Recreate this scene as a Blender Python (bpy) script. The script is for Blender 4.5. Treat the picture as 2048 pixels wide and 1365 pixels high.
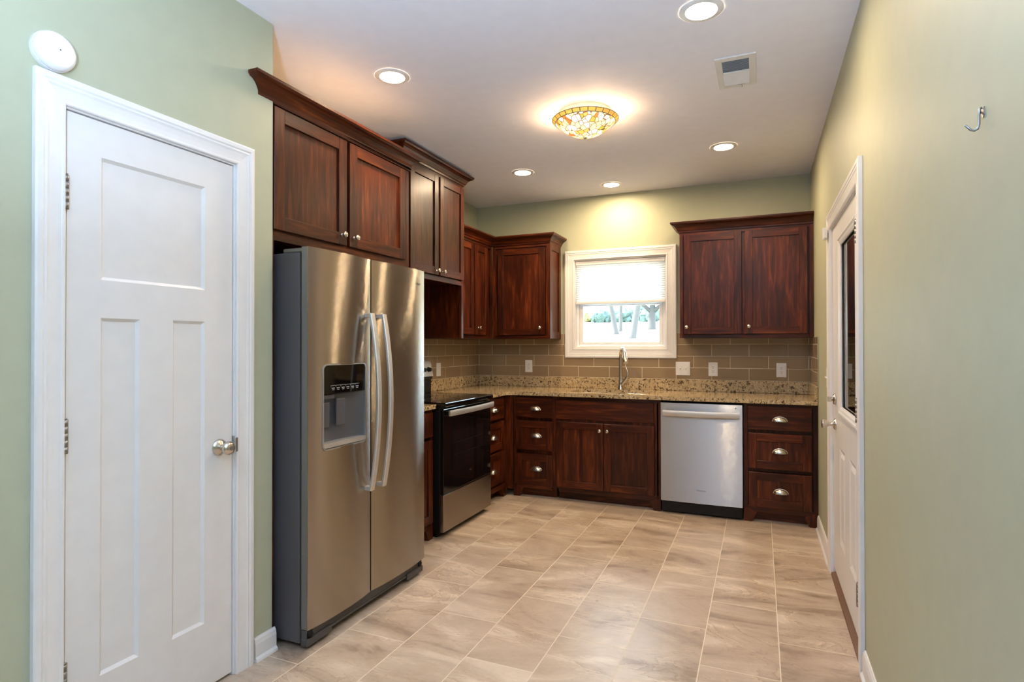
import bpy, bmesh, math, random
from mathutils import Vector, Matrix

S = bpy.context.scene
COL = S.collection
for _o in list(bpy.data.objects):
    bpy.data.objects.remove(_o)
rad = math.radians

# ------------------------------------------------------------------ camera
CAMPOS = Vector((2.6442, -5.2872, 1.3166))
yaw, pitch, roll = rad(23.1675), rad(0.4184), rad(-0.0761)
F = Vector((-math.sin(yaw) * math.cos(pitch), math.cos(yaw) * math.cos(pitch), math.sin(pitch)))
R = Vector((math.cos(yaw), math.sin(yaw), 0.0))
U = R.cross(F)
R2 = R * math.cos(roll) + U * math.sin(roll)
U2 = -R * math.sin(roll) + U * math.cos(roll)
cam_data = bpy.data.cameras.new('camera')
cam_data.sensor_fit = 'HORIZONTAL'
cam_data.sensor_width = 36.0
cam_data.lens = 1158.76 / 2048.0 * 36.0
cam_data.clip_start = 0.02
cam_data.clip_end = 400
cam = bpy.data.objects.new('camera', cam_data)
COL.objects.link(cam)
M4 = Matrix((R2, U2, -F)).transposed().to_4x4()
M4.translation = CAMPOS
cam.matrix_world = M4
S.camera = cam

# ------------------------------------------------------------------ light
S.view_settings.view_transform = 'Standard'
S.view_settings.look = 'None'
S.view_settings.gamma = 1.0
S.view_settings.use_curve_mapping = False
S.view_settings.exposure = 0.0

SKY = 18.0                # overcast daylight outdoors
LAMP = 440.0              # radiance of a downlight lens
BULB = 9.0               # watts of each bulb in the glass ceiling lamp
LAMP_COL = (1.0, 0.76, 0.49)
DAY_COL = (0.70, 0.85, 1.0)

world = bpy.data.worlds.new('sky')
S.world = world
world.use_nodes = True
wb = world.node_tree.nodes['Background']
wb.inputs['Color'].default_value = (*DAY_COL, 1)
wb.inputs['Strength'].default_value = SKY

sun_data = bpy.data.lights.new('sun', 'SUN')
sun_data.energy = 30.0
sun_data.angle = rad(1.0)
sun_data.color = (1.0, 0.95, 0.86)
sun = bpy.data.objects.new('sun', sun_data)
COL.objects.link(sun)
sun.rotation_euler = Vector((0.62, 0.0, -0.78)).to_track_quat('-Z', 'Y').to_euler()


def portal(name, loc, rot, sx, sy):
    d = bpy.data.lights.new(name, 'AREA')
    d.shape = 'RECTANGLE'
    d.size, d.size_y = sx, sy
    d.cycles.is_portal = True
    o = bpy.data.objects.new(name, d)
    o.location, o.rotation_euler = loc, rot
    COL.objects.link(o)


# room dimensions
W, H = 3.025, 2.7147
XP = 0.7012               # face of the pantry wall
YP = -3.387               # end of the pantry wall
YR = -9.0                 # rear of the room behind the camera
XL = -1.6
portal('portal_kitchen', (1.452, 0.16, 1.70), (rad(-90), 0, 0), 0.87, 0.84)

# added light behind the camera, aimed at the ceiling, standing in for a flash
fl = bpy.data.lights.new('flash_stand_in', 'AREA')
fl.shape, fl.size = 'DISK', 0.20
fl.energy = 180.0
fl.color = (0.52, 0.71, 1.0)
flo = bpy.data.objects.new('flash_stand_in', fl)
flo.location = (2.35, -5.50, 1.50)
flo.rotation_euler = Vector((0.0, -0.10, 1.0)).to_track_quat('-Z', 'Y').to_euler()
COL.objects.link(flo)


# ------------------------------------------------------------------ materials
def srgb(r, g, b):
    f = lambda c: c / 12.92 if c <= 0.04045 else ((c + 0.055) / 1.055) ** 2.4
    return tuple(f(v / 255.0) for v in (r, g, b))


class NT:
    """small helper around a material's node tree"""
    def __init__(self, name):
        self.m = bpy.data.materials.new(name)
        self.m.use_nodes = True
        self.t = self.m.node_tree
        self.b = self.t.nodes['Principled BSDF']
        self.out = self.t.nodes['Material Output']

    def n(self, typ, **kw):
        nd = self.t.nodes.new(typ)
        for k, v in kw.items():
            setattr(nd, k, v)
        return nd

    def l(self, a, b):
        self.t.links.new(a, b)

    def set(self, **kw):
        for k, v in kw.items():
            k = k.replace('_', ' ')
            if isinstance(v, tuple) and len(v) == 3:
                v = (*v, 1)
            self.b.inputs[k].default_value = v
        return self

    def math(self, op, a, b=None, c=None, clamp=False):
        nd = self.n('ShaderNodeMath', operation=op, use_clamp=clamp)
        for i, v in enumerate((a, b, c)):
            if v is None:
                continue
            if isinstance(v, (int, float)):
                nd.inputs[i].default_value = v
            else:
                self.l(v, nd.inputs[i])
        return nd.outputs[0]

    def ramp(self, fac, stops, interp='LINEAR'):
        r = self.n('ShaderNodeValToRGB')
        r.color_ramp.interpolation = interp
        el = r.color_ramp.elements
        while len(el) < len(stops):
            el.new(0.5)
        for e, (p, c) in zip(el, stops):
            e.position = p
            e.color = (*c, 1) if len(c) == 3 else c
        self.l(fac, r.inputs['Fac'])
        return r.outputs['Color']

    def mix(self, fac, a, b, blend='MIX'):
        x = self.n('ShaderNodeMix', data_type='RGBA', blend_type=blend)
        for sock, v in ((x.inputs[0], fac), (x.inputs[6], a), (x.inputs[7], b)):
            if isinstance(v, (int, float)):
                sock.default_value = v
            elif isinstance(v, tuple):
                sock.default_value = (*v, 1) if len(v) == 3 else v
            else:
                self.l(v, sock)
        return x.outputs[2]

    def noise(self, vec, scale, detail=4.0, rough=0.5, dist=0.0):
        x = self.n('ShaderNodeTexNoise')
        x.inputs['Scale'].default_value = scale
        x.inputs['Detail'].default_value = detail
        x.inputs['Roughness'].default_value = rough
        x.inputs['Distortion'].default_value = dist
        if vec is not None:
            self.l(vec, x.inputs['Vector'])
        return x.outputs['Fac']

    def mapping(self, vec, scale=(1, 1, 1), loc=(0, 0, 0), rot=(0, 0, 0)):
        x = self.n('ShaderNodeMapping')
        x.inputs['Scale'].default_value = scale
        x.inputs['Location'].default_value = loc
        x.inputs['Rotation'].default_value = rot
        self.l(vec, x.inputs['Vector'])
        return x.outputs[0]

    def bump(self, height, strength=0.2, dist=0.002):
        x = self.n('ShaderNodeBump')
        x.inputs['Strength'].default_value = strength
        x.inputs['Distance'].default_value = dist
        self.l(height, x.inputs['Height'])
        self.l(x.outputs[0], self.b.inputs['Normal'])

    def objco(self):
        return self.n('ShaderNodeTexCoord').outputs['Object']

    def pos(self):
        return self.n('ShaderNodeNewGeometry').outputs['Position']


def plain(name, col, rough=0.5, metal=0.0, spec=0.5, bump=0.0, bscale=300.0):
    t = NT(name)
    t.set(Base_Color=col, Roughness=rough, Metallic=metal)
    t.b.inputs['Specular IOR Level'].default_value = spec
    co = t.objco()
    nz = t.noise(co, 14.0, 3.0)
    c = t.mix(0.06, col, t.ramp(nz, [(0.3, tuple(v * 0.6 for v in col)), (0.7, tuple(min(1, v * 1.3) for v in col))]))
    t.l(c, t.b.inputs['Base Color'])
    if bump:
        t.bump(t.noise(co, bscale, 2.0), bump, 0.001)
    return t.m


def paint(name, col, rough=0.55, bump=0.12):
    return plain(name, col, rough, 0, 0.4, bump, 420.0)


def emit(name, col, strength):
    t = NT(name)
    t.set(Base_Color=(0.8, 0.8, 0.8), Emission_Color=col, Emission_Strength=strength)
    return t.m


def wood(name, scale, rough=0.34):
    t = NT(name)
    co = t.objco()
    info = t.n('ShaderNodeObjectInfo')
    off = t.n('ShaderNodeVectorMath', operation='SCALE')
    cmb = t.n('ShaderNodeCombineXYZ')
    for i in range(3):
        t.l(info.outputs['Random'], cmb.inputs[i])
    t.l(cmb.outputs[0], off.inputs[0])
    off.inputs['Scale'].default_value = 37.0
    add = t.n('ShaderNodeVectorMath', operation='ADD')
    t.l(co, add.inputs[0])
    t.l(off.outputs[0], add.inputs[1])
    v = add.outputs[0]
    g = t.noise(t.mapping(v, scale), 5.0, 7.0, 0.6, 0.6)
    big = t.noise(t.mapping(v, tuple(s * 0.35 if s > 2 else s for s in scale)), 1.7, 3.0, 0.5, 0.8)
    c1 = t.ramp(g, [(0.28, (0.022, 0.0037, 0.0012)), (0.52, (0.062, 0.0112, 0.0026)), (0.78, (0.170, 0.0390, 0.0075))])
    c2 = t.ramp(big, [(0.30, (0.45, 0.42, 0.40)), (0.62, (1.25, 1.25, 1.25))])
    c = t.mix(1.0, c1, c2, 'MULTIPLY')
    rv = t.math('MULTIPLY_ADD', info.outputs['Random'], 0.45, 0.80)
    hs = t.n('ShaderNodeHueSaturation')
    t.l(c, hs.inputs['Color'])
    t.l(rv, hs.inputs['Value'])
    t.l(hs.outputs[0], t.b.inputs['Base Color'])
    t.set(Roughness=rough, Coat_Weight=0.0)
    t.b.inputs['Specular IOR Level'].default_value = 0.30
    t.bump(g, 0.06, 0.0006)
    return t.m


def steel(name, col=(0.46, 0.425, 0.385), rough=0.15, spread=1.3):
    t = NT(name)
    t.set(Base_Color=col, Metallic=1.0, Roughness=rough)
    # level brush lines far finer than a pixel: each tips the surface a little up or down,
    # which draws every reflection out vertically
    geo = t.n('ShaderNodeNewGeometry')
    fine = t.n('ShaderNodeVectorMath', operation='SCALE')
    t.l(geo.outputs['Position'], fine.inputs[0])
    fine.inputs['Scale'].default_value = 40000.0
    w1 = t.n('ShaderNodeTexWhiteNoise', noise_dimensions='3D')
    t.l(fine.outputs[0], w1.inputs['Vector'])
    sp = t.n('ShaderNodeSeparateColor')
    t.l(w1.outputs['Color'], sp.inputs[0])
    k = t.math('ADD', sp.outputs[0], sp.outputs[1])
    k = t.math('MULTIPLY', t.math('SUBTRACT', k, 1.0), spread * 0.5)
    cb = t.n('ShaderNodeCombineXYZ')
    t.l(k, cb.inputs[2])
    add = t.n('ShaderNodeVectorMath', operation='ADD')
    t.l(geo.outputs['Normal'], add.inputs[0])
    t.l(cb.outputs[0], add.inputs[1])
    nm = t.n('ShaderNodeVectorMath', operation='NORMALIZE')
    t.l(add.outputs[0], nm.inputs[0])
    t.l(nm.outputs[0], t.b.inputs['Normal'])
    return t.m


def granite(name):
    t = NT(name)
    p = t.pos()
    n1 = t.noise(p, 150.0, 4.0, 0.65)
    n2 = t.noise(p, 62.0, 5.0, 0.6, 0.5)
    n3 = t.noise(p, 9.0, 3.0, 0.5)
    base = t.ramp(n1, [(0.34, (0.20, 0.125, 0.055)), (0.45, (0.44, 0.31, 0.155)), (0.58, (0.60, 0.46, 0.27)), (0.70, (0.76, 0.66, 0.48))])
    dark = t.ramp(n2, [(0.44, (1, 1, 1)), (0.50, (0, 0, 0))])
    spots = t.ramp(t.noise(p, 40.0, 3.0, 0.6), [(0.46, (0.0, 0.0, 0.0)), (0.53, (1, 1, 1))])
    dk = t.mix(1.0, dark, spots, 'MULTIPLY')
    c = t.mix(0.25, base, t.ramp(n3, [(0.3, (0.36, 0.24, 0.11)), (0.7, (0.66, 0.52, 0.32))]))
    c = t.mix(t.math('MULTIPLY', dk, 0.95), c, (0.050, 0.030, 0.016))
    t.l(c, t.b.inputs['Base Color'])
    t.set(Roughness=0.13, Coat_Weight=0.2, Coat_Roughness=0.08)
    return t.m


def brick(t, vec, bw, rh, mortar, smooth=0.1):
    b = t.n('ShaderNodeTexBrick')
    b.offset, b.offset_frequency, b.squash = 0.5, 2, 1.0
    b.inputs['Color1'].default_value = (0, 0, 0, 1)
    b.inputs['Color2'].default_value = (1, 1, 1, 1)
    b.inputs['Mortar'].default_value = (0.5, 0.5, 0.5, 1)
    b.inputs['Scale'].default_value = 1.0
    b.inputs['Mortar Size'].default_value = mortar
    b.inputs['Mortar Smooth'].default_value = smooth
    b.inputs['Bias'].default_value = 0.0
    b.inputs['Brick Width'].default_value = bw
    b.inputs['Row Height'].default_value = rh
    t.l(vec, b.inputs['Vector'])
    return b


def floor_mat():
    t = NT('stone_look_floor_tile')
    sp = t.n('ShaderNodeSeparateXYZ')
    p = t.pos()
    t.l(p, sp.inputs[0])
    u = t.math('ADD', sp.outputs['Y'], 2.46 + 0.3225 + 0.645 * 40)
    v = t.math('ADD', sp.outputs['X'], -0.885 + 0.305 * 40)
    cb = t.n('ShaderNodeCombineXYZ')
    t.l(u, cb.inputs[0])
    t.l(v, cb.inputs[1])
    b = brick(t, cb.outputs[0], 0.645, 0.305, 0.0023)
    rnd = b.outputs['Color']
    # every tile gets its own piece of the stone pattern
    off = t.n('ShaderNodeVectorMath', operation='SCALE')
    t.l(rnd, off.inputs[0])
    off.inputs['Scale'].default_value = 23.0
    add = t.n('ShaderNodeVectorMath', operation='ADD')
    t.l(p, add.inputs[0])
    t.l(off.outputs[0], add.inputs[1])
    q = t.mapping(add.outputs[0], (1.1, 2.7, 1.0), rot=(0, 0, 0.30))
    n1 = t.noise(q, 1.25, 8.0, 0.58, 1.3)
    n2 = t.noise(q, 1.7, 7.0, 0.55, 2.2)
    n3 = t.noise(p, 55.0, 3.0, 0.6)
    n4 = t.noise(p, 7.0, 5.0, 0.6)
    c = t.ramp(n1, [(0.34, (0.262, 0.180, 0.116)), (0.43, (0.432, 0.322, 0.226)), (0.55, (0.532, 0.415, 0.300)), (0.64, (0.68, 0.56, 0.43))])
    # thin bedding lines: sharp on one side, fading on the other
    band = t.math('FRACT', t.math('MULTIPLY', n2, 6.5))
    vein = t.ramp(band, [(0.0, (0.58, 0.50, 0.42)), (0.05, (0.84, 0.80, 0.76)), (0.30, (1.0, 1.0, 1.0)), (0.78, (1.04, 1.04, 1.03)), (0.95, (1.24, 1.23, 1.20)), (1.0, (0.66, 0.58, 0.50))])
    pres = t.ramp(t.noise(q, 1.1, 3.0, 0.5), [(0.42, (0.0, 0.0, 0.0)), (0.54, (1, 1, 1))])
    c = t.mix(1.0, c, t.mix(pres, (1.0, 1.0, 1.0), vein), 'MULTIPLY')
    c = t.mix(0.12, c, t.ramp(n3, [(0.3, (0.25, 0.18, 0.13)), (0.7, (0.6, 0.5, 0.4))]))
    c = t.mix(0.18, c, t.ramp(n4, [(0.35, (0.28, 0.20, 0.145)), (0.65, (0.56, 0.46, 0.37))]))
    c = t.mix(b.outputs['Fac'], c, (0.70, 0.60, 0.47))
    t.l(c, t.b.inputs['Base Color'])
    t.l(t.math('MULTIPLY_ADD', b.outputs['Fac'], 0.4, 0.34), t.b.inputs['Roughness'])
    t.bump(t.math('MULTIPLY', b.outputs['Fac'], -1.0), 0.5, 0.002)
    return t.m


def wall_tile_mat(name, axis, off):
    t = NT(name)
    sp = t.n('ShaderNodeSeparateXYZ')
    t.l(t.pos(), sp.inputs[0])
    u = t.math('ADD', sp.outputs[axis], off)
    v = t.math('ADD', sp.outputs['Z'], -1.016 + 0.102 * 10)
    cb = t.n('ShaderNodeCombineXYZ')
    t.l(u, cb.inputs[0])
    t.l(v, cb.inputs[1])
    b = brick(t, cb.outputs[0], 0.2985, 0.102, 0.0022, 0.05)
    c = t.mix(t.math('MULTIPLY', b.outputs['Color'], 1.0), (0.285, 0.198, 0.115), (0.312, 0.220, 0.130))
    c = t.mix(b.outputs['Fac'], c, (0.66, 0.57, 0.41))
    t.l(c, t.b.inputs['Base Color'])
    t.l(t.math('MULTIPLY_ADD', b.outputs['Fac'], 0.5, 0.07), t.b.inputs['Roughness'])
    b2 = brick(t, cb.outputs[0], 0.2985, 0.102, 0.006, 1.0)
    t.bump(t.math('MULTIPLY', b2.outputs['Fac'], -1.0), 0.6, 0.003)
    return t.m


def glass_mat(name, tint=(0.92, 0.95, 0.95), f=1.45):
    t = NT(name)
    fr = t.n('ShaderNodeFresnel')
    fr.inputs['IOR'].default_value = f
    tr = t.n('ShaderNodeBsdfTransparent')
    tr.inputs['Color'].default_value = (*tint, 1)
    gl = t.n('ShaderNodeBsdfGlossy')
    gl.inputs['Roughness'].default_value = 0.0
    mx = t.n('ShaderNodeMixShader')
    t.l(fr.outputs[0], mx.inputs[0])
    t.l(tr.outputs[0], mx.inputs[1])
    t.l(gl.outputs[0], mx.inputs[2])
    t.l(mx.outputs[0], t.out.inputs['Surface'])
    return t.m


def fabric_mat():
    t = NT('cellular_shade_fabric')
    d = t.n('ShaderNodeBsdfDiffuse')
    d.inputs['Color'].default_value = (0.85, 0.85, 0.84, 1)
    tr = t.n('ShaderNodeBsdfTranslucent')
    tr.inputs['Color'].default_value = (0.9, 0.92, 0.94, 1)
    mx = t.n('ShaderNodeMixShader')
    mx.inputs[0].default_value = 0.34
    t.l(d.outputs[0], mx.inputs[1])
    t.l(tr.outputs[0], mx.inputs[2])
    t.l(mx.outputs[0], t.out.inputs['Surface'])
    return t.m


def stained_mat(name, mode):
    """leaded art glass, lit from inside"""
    t = NT(name)
    co = t.objco()
    sp = t.n('ShaderNodeSeparateXYZ')
    t.l(co, sp.inputs[0])
    ang = t.math('ARCTAN2', sp.outputs['Y'], sp.outputs['X'])
    if mode == 'rim':
        k = t.math('MULTIPLY', ang, 26 / (2 * math.pi))
        fr = t.math('FRACT', k)
        ln = t.math('LESS_THAN', t.math('ABSOLUTE', t.math('SUBTRACT', fr, 0.5)), 0.44)
        wn = t.n('ShaderNodeTexWhiteNoise', noise_dimensions='1D')
        t.l(t.math('FLOOR', k), wn.inputs['W'])
        c = t.ramp(wn.outputs['Value'], [(0.0, (0.95, 0.42, 0.06)), (0.5, (1.0, 0.62, 0.08)), (1.0, (0.85, 0.68, 0.10))])
        c = t.mix(ln, (0.02, 0.012, 0.0), c)
        st = 0.95
    else:
        vo = t.n('ShaderNodeTexVoronoi', feature='DISTANCE_TO_EDGE')
        vc = t.n('ShaderNodeTexVoronoi', feature='F1')
        q = t.mapping(co, (1, 1, 0.4))
        for x in (vo, vc):
            x.inputs['Scale'].default_value = 36.0
            t.l(q, x.inputs['Vector'])
        ln = t.math('GREATER_THAN', vo.outputs['Distance'], 0.05)
        sep = t.n('ShaderNodeSeparateColor')
        t.l(vc.outputs['Color'], sep.inputs[0])
        c = t.ramp(sep.outputs[0], [(0.0, (1.0, 0.93, 0.74)), (0.42, (1.0, 0.82, 0.45)), (0.62, (0.95, 0.52, 0.10)),
                                     (0.76, (0.80, 0.22, 0.03)), (0.84, (0.52, 0.46, 0.05)), (0.90, (1.0, 0.70, 0.42))], 'CONSTANT')
        c = t.mix(ln, (0.16, 0.07, 0.01), c)
        st = 1.45
    t.set(Base_Color=(0.3, 0.2, 0.1), Roughness=0.25, Emission_Strength=st)
    t.l(c, t.b.inputs['Emission Color'])
    return t.m


M = {}
M['wall'] = paint('sage_green_wall_paint', (0.428, 0.430, 0.300))
M['ceiling'] = paint('white_ceiling_paint', (0.85, 0.84, 0.91), 0.8)
M['trim'] = paint('white_trim_paint', (0.77, 0.75, 0.735), 0.32, 0.03)
M['door'] = paint('white_door_paint', (0.74, 0.715, 0.695), 0.40, 0.05)
M['dark_room'] = paint('dark_box_paint', (0.10, 0.09, 0.085), 0.8)
M['plastic'] = plain('white_plastic', (0.80, 0.79, 0.77), 0.35)
M['vinyl'] = plain('white_vinyl', (0.82, 0.83, 0.85), 0.35)
M['wood_v'] = wood('cherry_wood_upright_grain', (9, 9, 0.8))
M['wood_h'] = wood('cherry_wood_level_grain', (0.8, 9, 9))
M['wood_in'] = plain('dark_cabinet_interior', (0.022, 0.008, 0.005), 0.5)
M['threshold'] = plain('oak_threshold', (0.17, 0.090, 0.052), 0.5)
M['nickel'] = plain('brushed_nickel', (0.66, 0.61, 0.54), 0.24, 1.0)
M['hinge'] = plain('satin_nickel_hinge', (0.30, 0.29, 0.28), 0.40, 1.0)
M['hinge_light'] = plain('grey_bezel', (0.46, 0.45, 0.43), 0.40, 0.8)
M['chrome'] = plain('polished_steel', (0.70, 0.68, 0.66), 0.16, 1.0)
M['steel'] = steel('brushed_stainless_steel')
M['steel_dimmed'] = steel('dimmed_stainless_steel', (0.375, 0.335, 0.290))  # same steel, darkened to imitate dimmer reflections
M['pale_bounce'] = plain('pale_bounce_surface', (0.62, 0.48, 0.32), 0.7)  # pale so that it throws light back up
M['handle'] = plain('satin_steel_handle', (0.64, 0.60, 0.55), 0.46, 0.8)
M['sink'] = plain('stainless_sink', (0.62, 0.60, 0.57), 0.30, 1.0)
M['fridge_side'] = plain('graphite_enamel', (0.086, 0.078, 0.080), 0.52, 0.2, 0.5, 0.1, 600)
M['fridge_door_side'] = plain('grey_door_edge', (0.20, 0.195, 0.175), 0.42, 0.6)
M['grille'] = plain('dark_grey_grille', (0.060, 0.054, 0.052), 0.5)
M['black'] = plain('black_enamel', (0.005, 0.005, 0.006), 0.42, 0.0, 0.3)
M['gap_shade'] = plain('door_gap_shade_black', (0.004, 0.004, 0.004), 0.95, 0.0, 0.05)  # black that stands in for shade in the door gap
M['black_glass'] = plain('black_glass', (0.0035, 0.003, 0.0035), 0.05)
M['window_glass_dark'] = plain('dark_oven_window', (0.006, 0.005, 0.0055), 0.05)
M['cavity'] = plain('grey_dispenser_lining', (0.13, 0.13, 0.14), 0.35, 0.5)
M['mark'] = plain('printed_grey_mark', (0.42, 0.42, 0.42), 0.4)
M['mark_dark'] = plain('printed_dark_mark', (0.08, 0.075, 0.075), 0.4)
M['granite'] = granite('speckled_gold_granite')
M['floor'] = floor_mat()
M['tile_x'] = wall_tile_mat('taupe_glass_tile_back', 'X', -0.022 + 0.2985 * 10)
M['tile_y'] = wall_tile_mat('taupe_glass_tile_side', 'Y', 0.221 + 0.2985 * 20)
M['tile_edge'] = plain('metal_tile_edge', (0.6, 0.58, 0.54), 0.25, 1.0)
M['glass'] = glass_mat('window_glass')
M['fabric'] = fabric_mat()
M['lens'] = emit('lamp_lens', LAMP_COL, LAMP)
M['stained'] = stained_mat('art_glass', 'bowl')
M['stained_rim'] = stained_mat('art_glass_border', 'rim')
M['slot'] = plain('dark_slot', (0.03, 0.025, 0.02), 0.5)
M['vent_dark'] = plain('vent_shadow_duct', (0.26, 0.28, 0.30), 0.7)
M['grass'] = plain('winter_lawn', (0.30, 0.31, 0.22), 0.9)
M['bark'] = plain('grey_bark', (0.060, 0.055, 0.052), 0.9)
M['leaf'] = plain('pale_foliage', (0.055, 0.085, 0.075), 0.9)
M['leaf_y'] = plain('yellow_foliage', (0.12, 0.11, 0.04), 0.9)


# ------------------------------------------------------------------ mesh helpers
class MB:
    def __init__(self, off=(0, 0, 0)):
        self.bm = bmesh.new()
        self.off = Vector(off)

    def _v(self, p):
        return self.bm.verts.new(Vector(p) + self.off)

    def box(self, x0, x1, y0, y1, z0, z1, mi=0, bev=0.0015, seg=1):
        tmp = bmesh.new()
        vs = [tmp.verts.new(Vector((x, y, z)) + self.off) for x in (x0, x1) for y in (y0, y1) for z in (z0, z1)]
        for f in ((0, 1, 3, 2), (4, 6, 7, 5), (0, 4, 5, 1), (2, 3, 7, 6), (0, 2, 6, 4), (1, 5, 7, 3)):
            tmp.faces.new([vs[i] for i in f])
        bmesh.ops.recalc_face_normals(tmp, faces=tmp.faces)
        if bev > 0:
            bev = min(bev, 0.45 * min(abs(x1 - x0), abs(y1 - y0), abs(z1 - z0)))
            bmesh.ops.bevel(tmp, geom=list(tmp.edges), offset=bev, segments=seg, affect='EDGES', profile=0.5)
        self._merge(tmp, mi)
        return self

    def _merge(self, tmp, mi, smooth=False):
        mp = {v: self.bm.verts.new(v.co) for v in tmp.verts}
        for f in tmp.faces:
            try:
                nf = self.bm.faces.new([mp[v] for v in f.verts])
                nf.material_index = mi
                nf.smooth = smooth
            except ValueError:
                pass
        tmp.free()

    def poly(self, pts, mi=0):
        f = self.bm.faces.new([self._v(p) for p in pts])
        f.material_index = mi
        return f

    def strip(self, rings, mi=0, closed=True, caps=False, smooth=True):
        """rings: lists of points of equal length, joined one after another"""
        R_ = [[self._v(p) for p in r] for r in rings]
        n = len(R_[0])
        for a, b in zip(R_[:-1], R_[1:]):
            for i in range(n if closed else n - 1):
                j = (i + 1) % n
                try:
                    f = self.bm.faces.new((a[i], a[j], b[j], b[i]))
                    f.material_index = mi
                    f.smooth = smooth
                except ValueError:
                    pass
        if caps:
            for r in (R_[0], R_[-1]):
                try:
                    f = self.bm.faces.new(r)
                    f.material_index = mi
                except ValueError:
                    pass
        return self

    def lathe(self, prof, c, axis='z', seg=24, mi=0, caps=True, sign=1):
        rings = []
        for r, h in prof:
            ring = []
            for i in range(seg):
                a = 2 * math.pi * i / seg
                p, q = max(r, 1e-5) * math.cos(a), max(r, 1e-5) * math.sin(a)
                h2 = h * sign
                ring.append({'z': (c[0] + p, c[1] + q, c[2] + h2),
                             'y': (c[0] + p, c[1] + h2, c[2] + q),
                             'x': (c[0] + h2, c[1] + p, c[2] + q)}[axis])
            rings.append(ring)
        return self.strip(rings, mi, True, caps)

    def tube(self, pts, rad_, seg=12, mi=0, caps=True, flat=None):
        """round tube along points; flat=(a,b) gives an elliptic/rectangular section scale"""
        P = [Vector(p) for p in pts]
        if not hasattr(rad_, '__len__'):
            rad_ = [rad_] * len(P)
        rings = []
        up = None
        for i, p in enumerate(P):
            d = (P[min(i + 1, len(P) - 1)] - P[max(i - 1, 0)]).normalized()
            if up is None:
                up = Vector((0, 0, 1)) if abs(d.z) < 0.9 else Vector((1, 0, 0))
            s = d.cross(up).normalized()
            up = s.cross(d).normalized()
            rings.append([p + s * (rad_[i] * math.cos(2 * math.pi * k / seg)) + up * (rad_[i] * math.sin(2 * math.pi * k / seg)) for k in range(seg)])
        return self.strip(rings, mi, True, caps)

    def prism(self, pts2, plane, a, b, mi=0):
        """extrude a 2D outline; plane 'xz' runs along y, 'xy' along z, 'yz' along x"""
        f = {'xz': lambda p, h: (p[0], h, p[1]), 'xy': lambda p, h: (p[0], p[1], h), 'yz': lambda p, h: (h, p[0], p[1])}[plane]
        return self.strip([[f(p, a) for p in pts2], [f(p, b) for p in pts2]], mi, True, True, False)

    def build(self, name, mats, parent=None, smooth=None, uv=None, autosmooth=None):
        bmesh.ops.recalc_face_normals(self.bm, faces=self.bm.faces)
        me = bpy.data.meshes.new(name)
        if uv:
            lay = self.bm.loops.layers.uv.new('UVMap')
            for f in self.bm.faces:
                for lp in f.loops:
                    c = lp.vert.co
                    lay_uv = uv(c) if callable(uv) else (c[uv[0]], c[uv[1]])
                    lp[lay].uv = lay_uv
        if smooth is not None:
            for f in self.bm.faces:
                f.smooth = smooth
        if autosmooth:
            for f in self.bm.faces:
                f.smooth = True
            for e in self.bm.edges:
                if len(e.link_faces) == 2 and e.calc_face_angle(0) > rad(autosmooth):
                    e.smooth = False
        self.bm.to_mesh(me)
        self.bm.free()
        if not isinstance(mats, (list, tuple)):
            mats = [mats]
        for m in mats:
            me.materials.append(M[m])
        o = bpy.data.objects.new(name, me)
        COL.objects.link(o)
        if parent is not None:
            o.parent = parent
        return o


def thing(name, label, cat, loc=(0, 0, 0), rotz=0.0, group=None):
    o = bpy.data.objects.new(name, None)
    o.empty_display_size = 0.1
    o.location = loc
    o.rotation_euler = (0, 0, rotz)
    COL.objects.link(o)
    o['label'], o['category'] = label, cat
    if group:
        o['group'] = group
    return o


def tag(o, label, cat, group=None, kind=None):
    o['label'], o['category'] = label, cat
    if group:
        o['group'] = group
    if kind:
        o['kind'] = kind
    return o


def struct(o):
    o['kind'] = 'structure'
    return o


def copy_tree(o, parent=None):
    c = o.copy()
    COL.objects.link(c)
    if parent is not None:
        c.parent = parent
    for ch in [x for x in KIDS.get(o.name, [])]:
        copy_tree(ch, c)
    return c


def sweep_plan(mb, path, prof, z, segs=None, mi=0):
    """run a moulding profile [(projection, height)] along a plan polyline; outward is to the right of travel"""
    P = [Vector((p[0], p[1])) for p in path]
    nrm = []
    for a, b in zip(P[:-1], P[1:]):
        d = (b - a).normalized()
        nrm.append(Vector((d.y, -d.x)))
    offs = []
    for i in range(len(P)):
        if i == 0:
            offs.append(nrm[0])
        elif i == len(P) - 1:
            offs.append(nrm[-1])
        else:
            n = nrm[i - 1] + nrm[i]
            offs.append(n / (n.dot(nrm[i])))
    lo, hi = segs or (0, len(P) - 1)
    rings = [[(P[i].x + offs[i].x * p, P[i].y + offs[i].y * p, z + h) for p, h in prof] for i in range(lo, hi + 1)]
    mb.strip(rings, mi, True, True, False)


CROWN = [(0.0, 0.0), (0.010, 0.0), (0.012, 0.012), (0.018, 0.018), (0.024, 0.032), (0.034, 0.046), (0.047, 0.056), (0.060, 0.061),
         (0.064, 0.066), (0.068, 0.070), (0.068, 0.082), (0.0, 0.082)]


def crown_prof(pmin=0.0, k=1.0):
    return [(max(p, pmin), h * k) for p, h in CROWN]


CASING = [(0.0, 0.0), (0.0, 0.010), (0.004, 0.0125), (0.010, 0.0125), (0.013, 0.0105), (0.030, 0.0115), (0.048, 0.0135),
          (0.056, 0.0165), (0.062, 0.0150), (0.068, 0.0180), (0.082, 0.0180), (0.088, 0.0150), (0.089, 0.0)]


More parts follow.
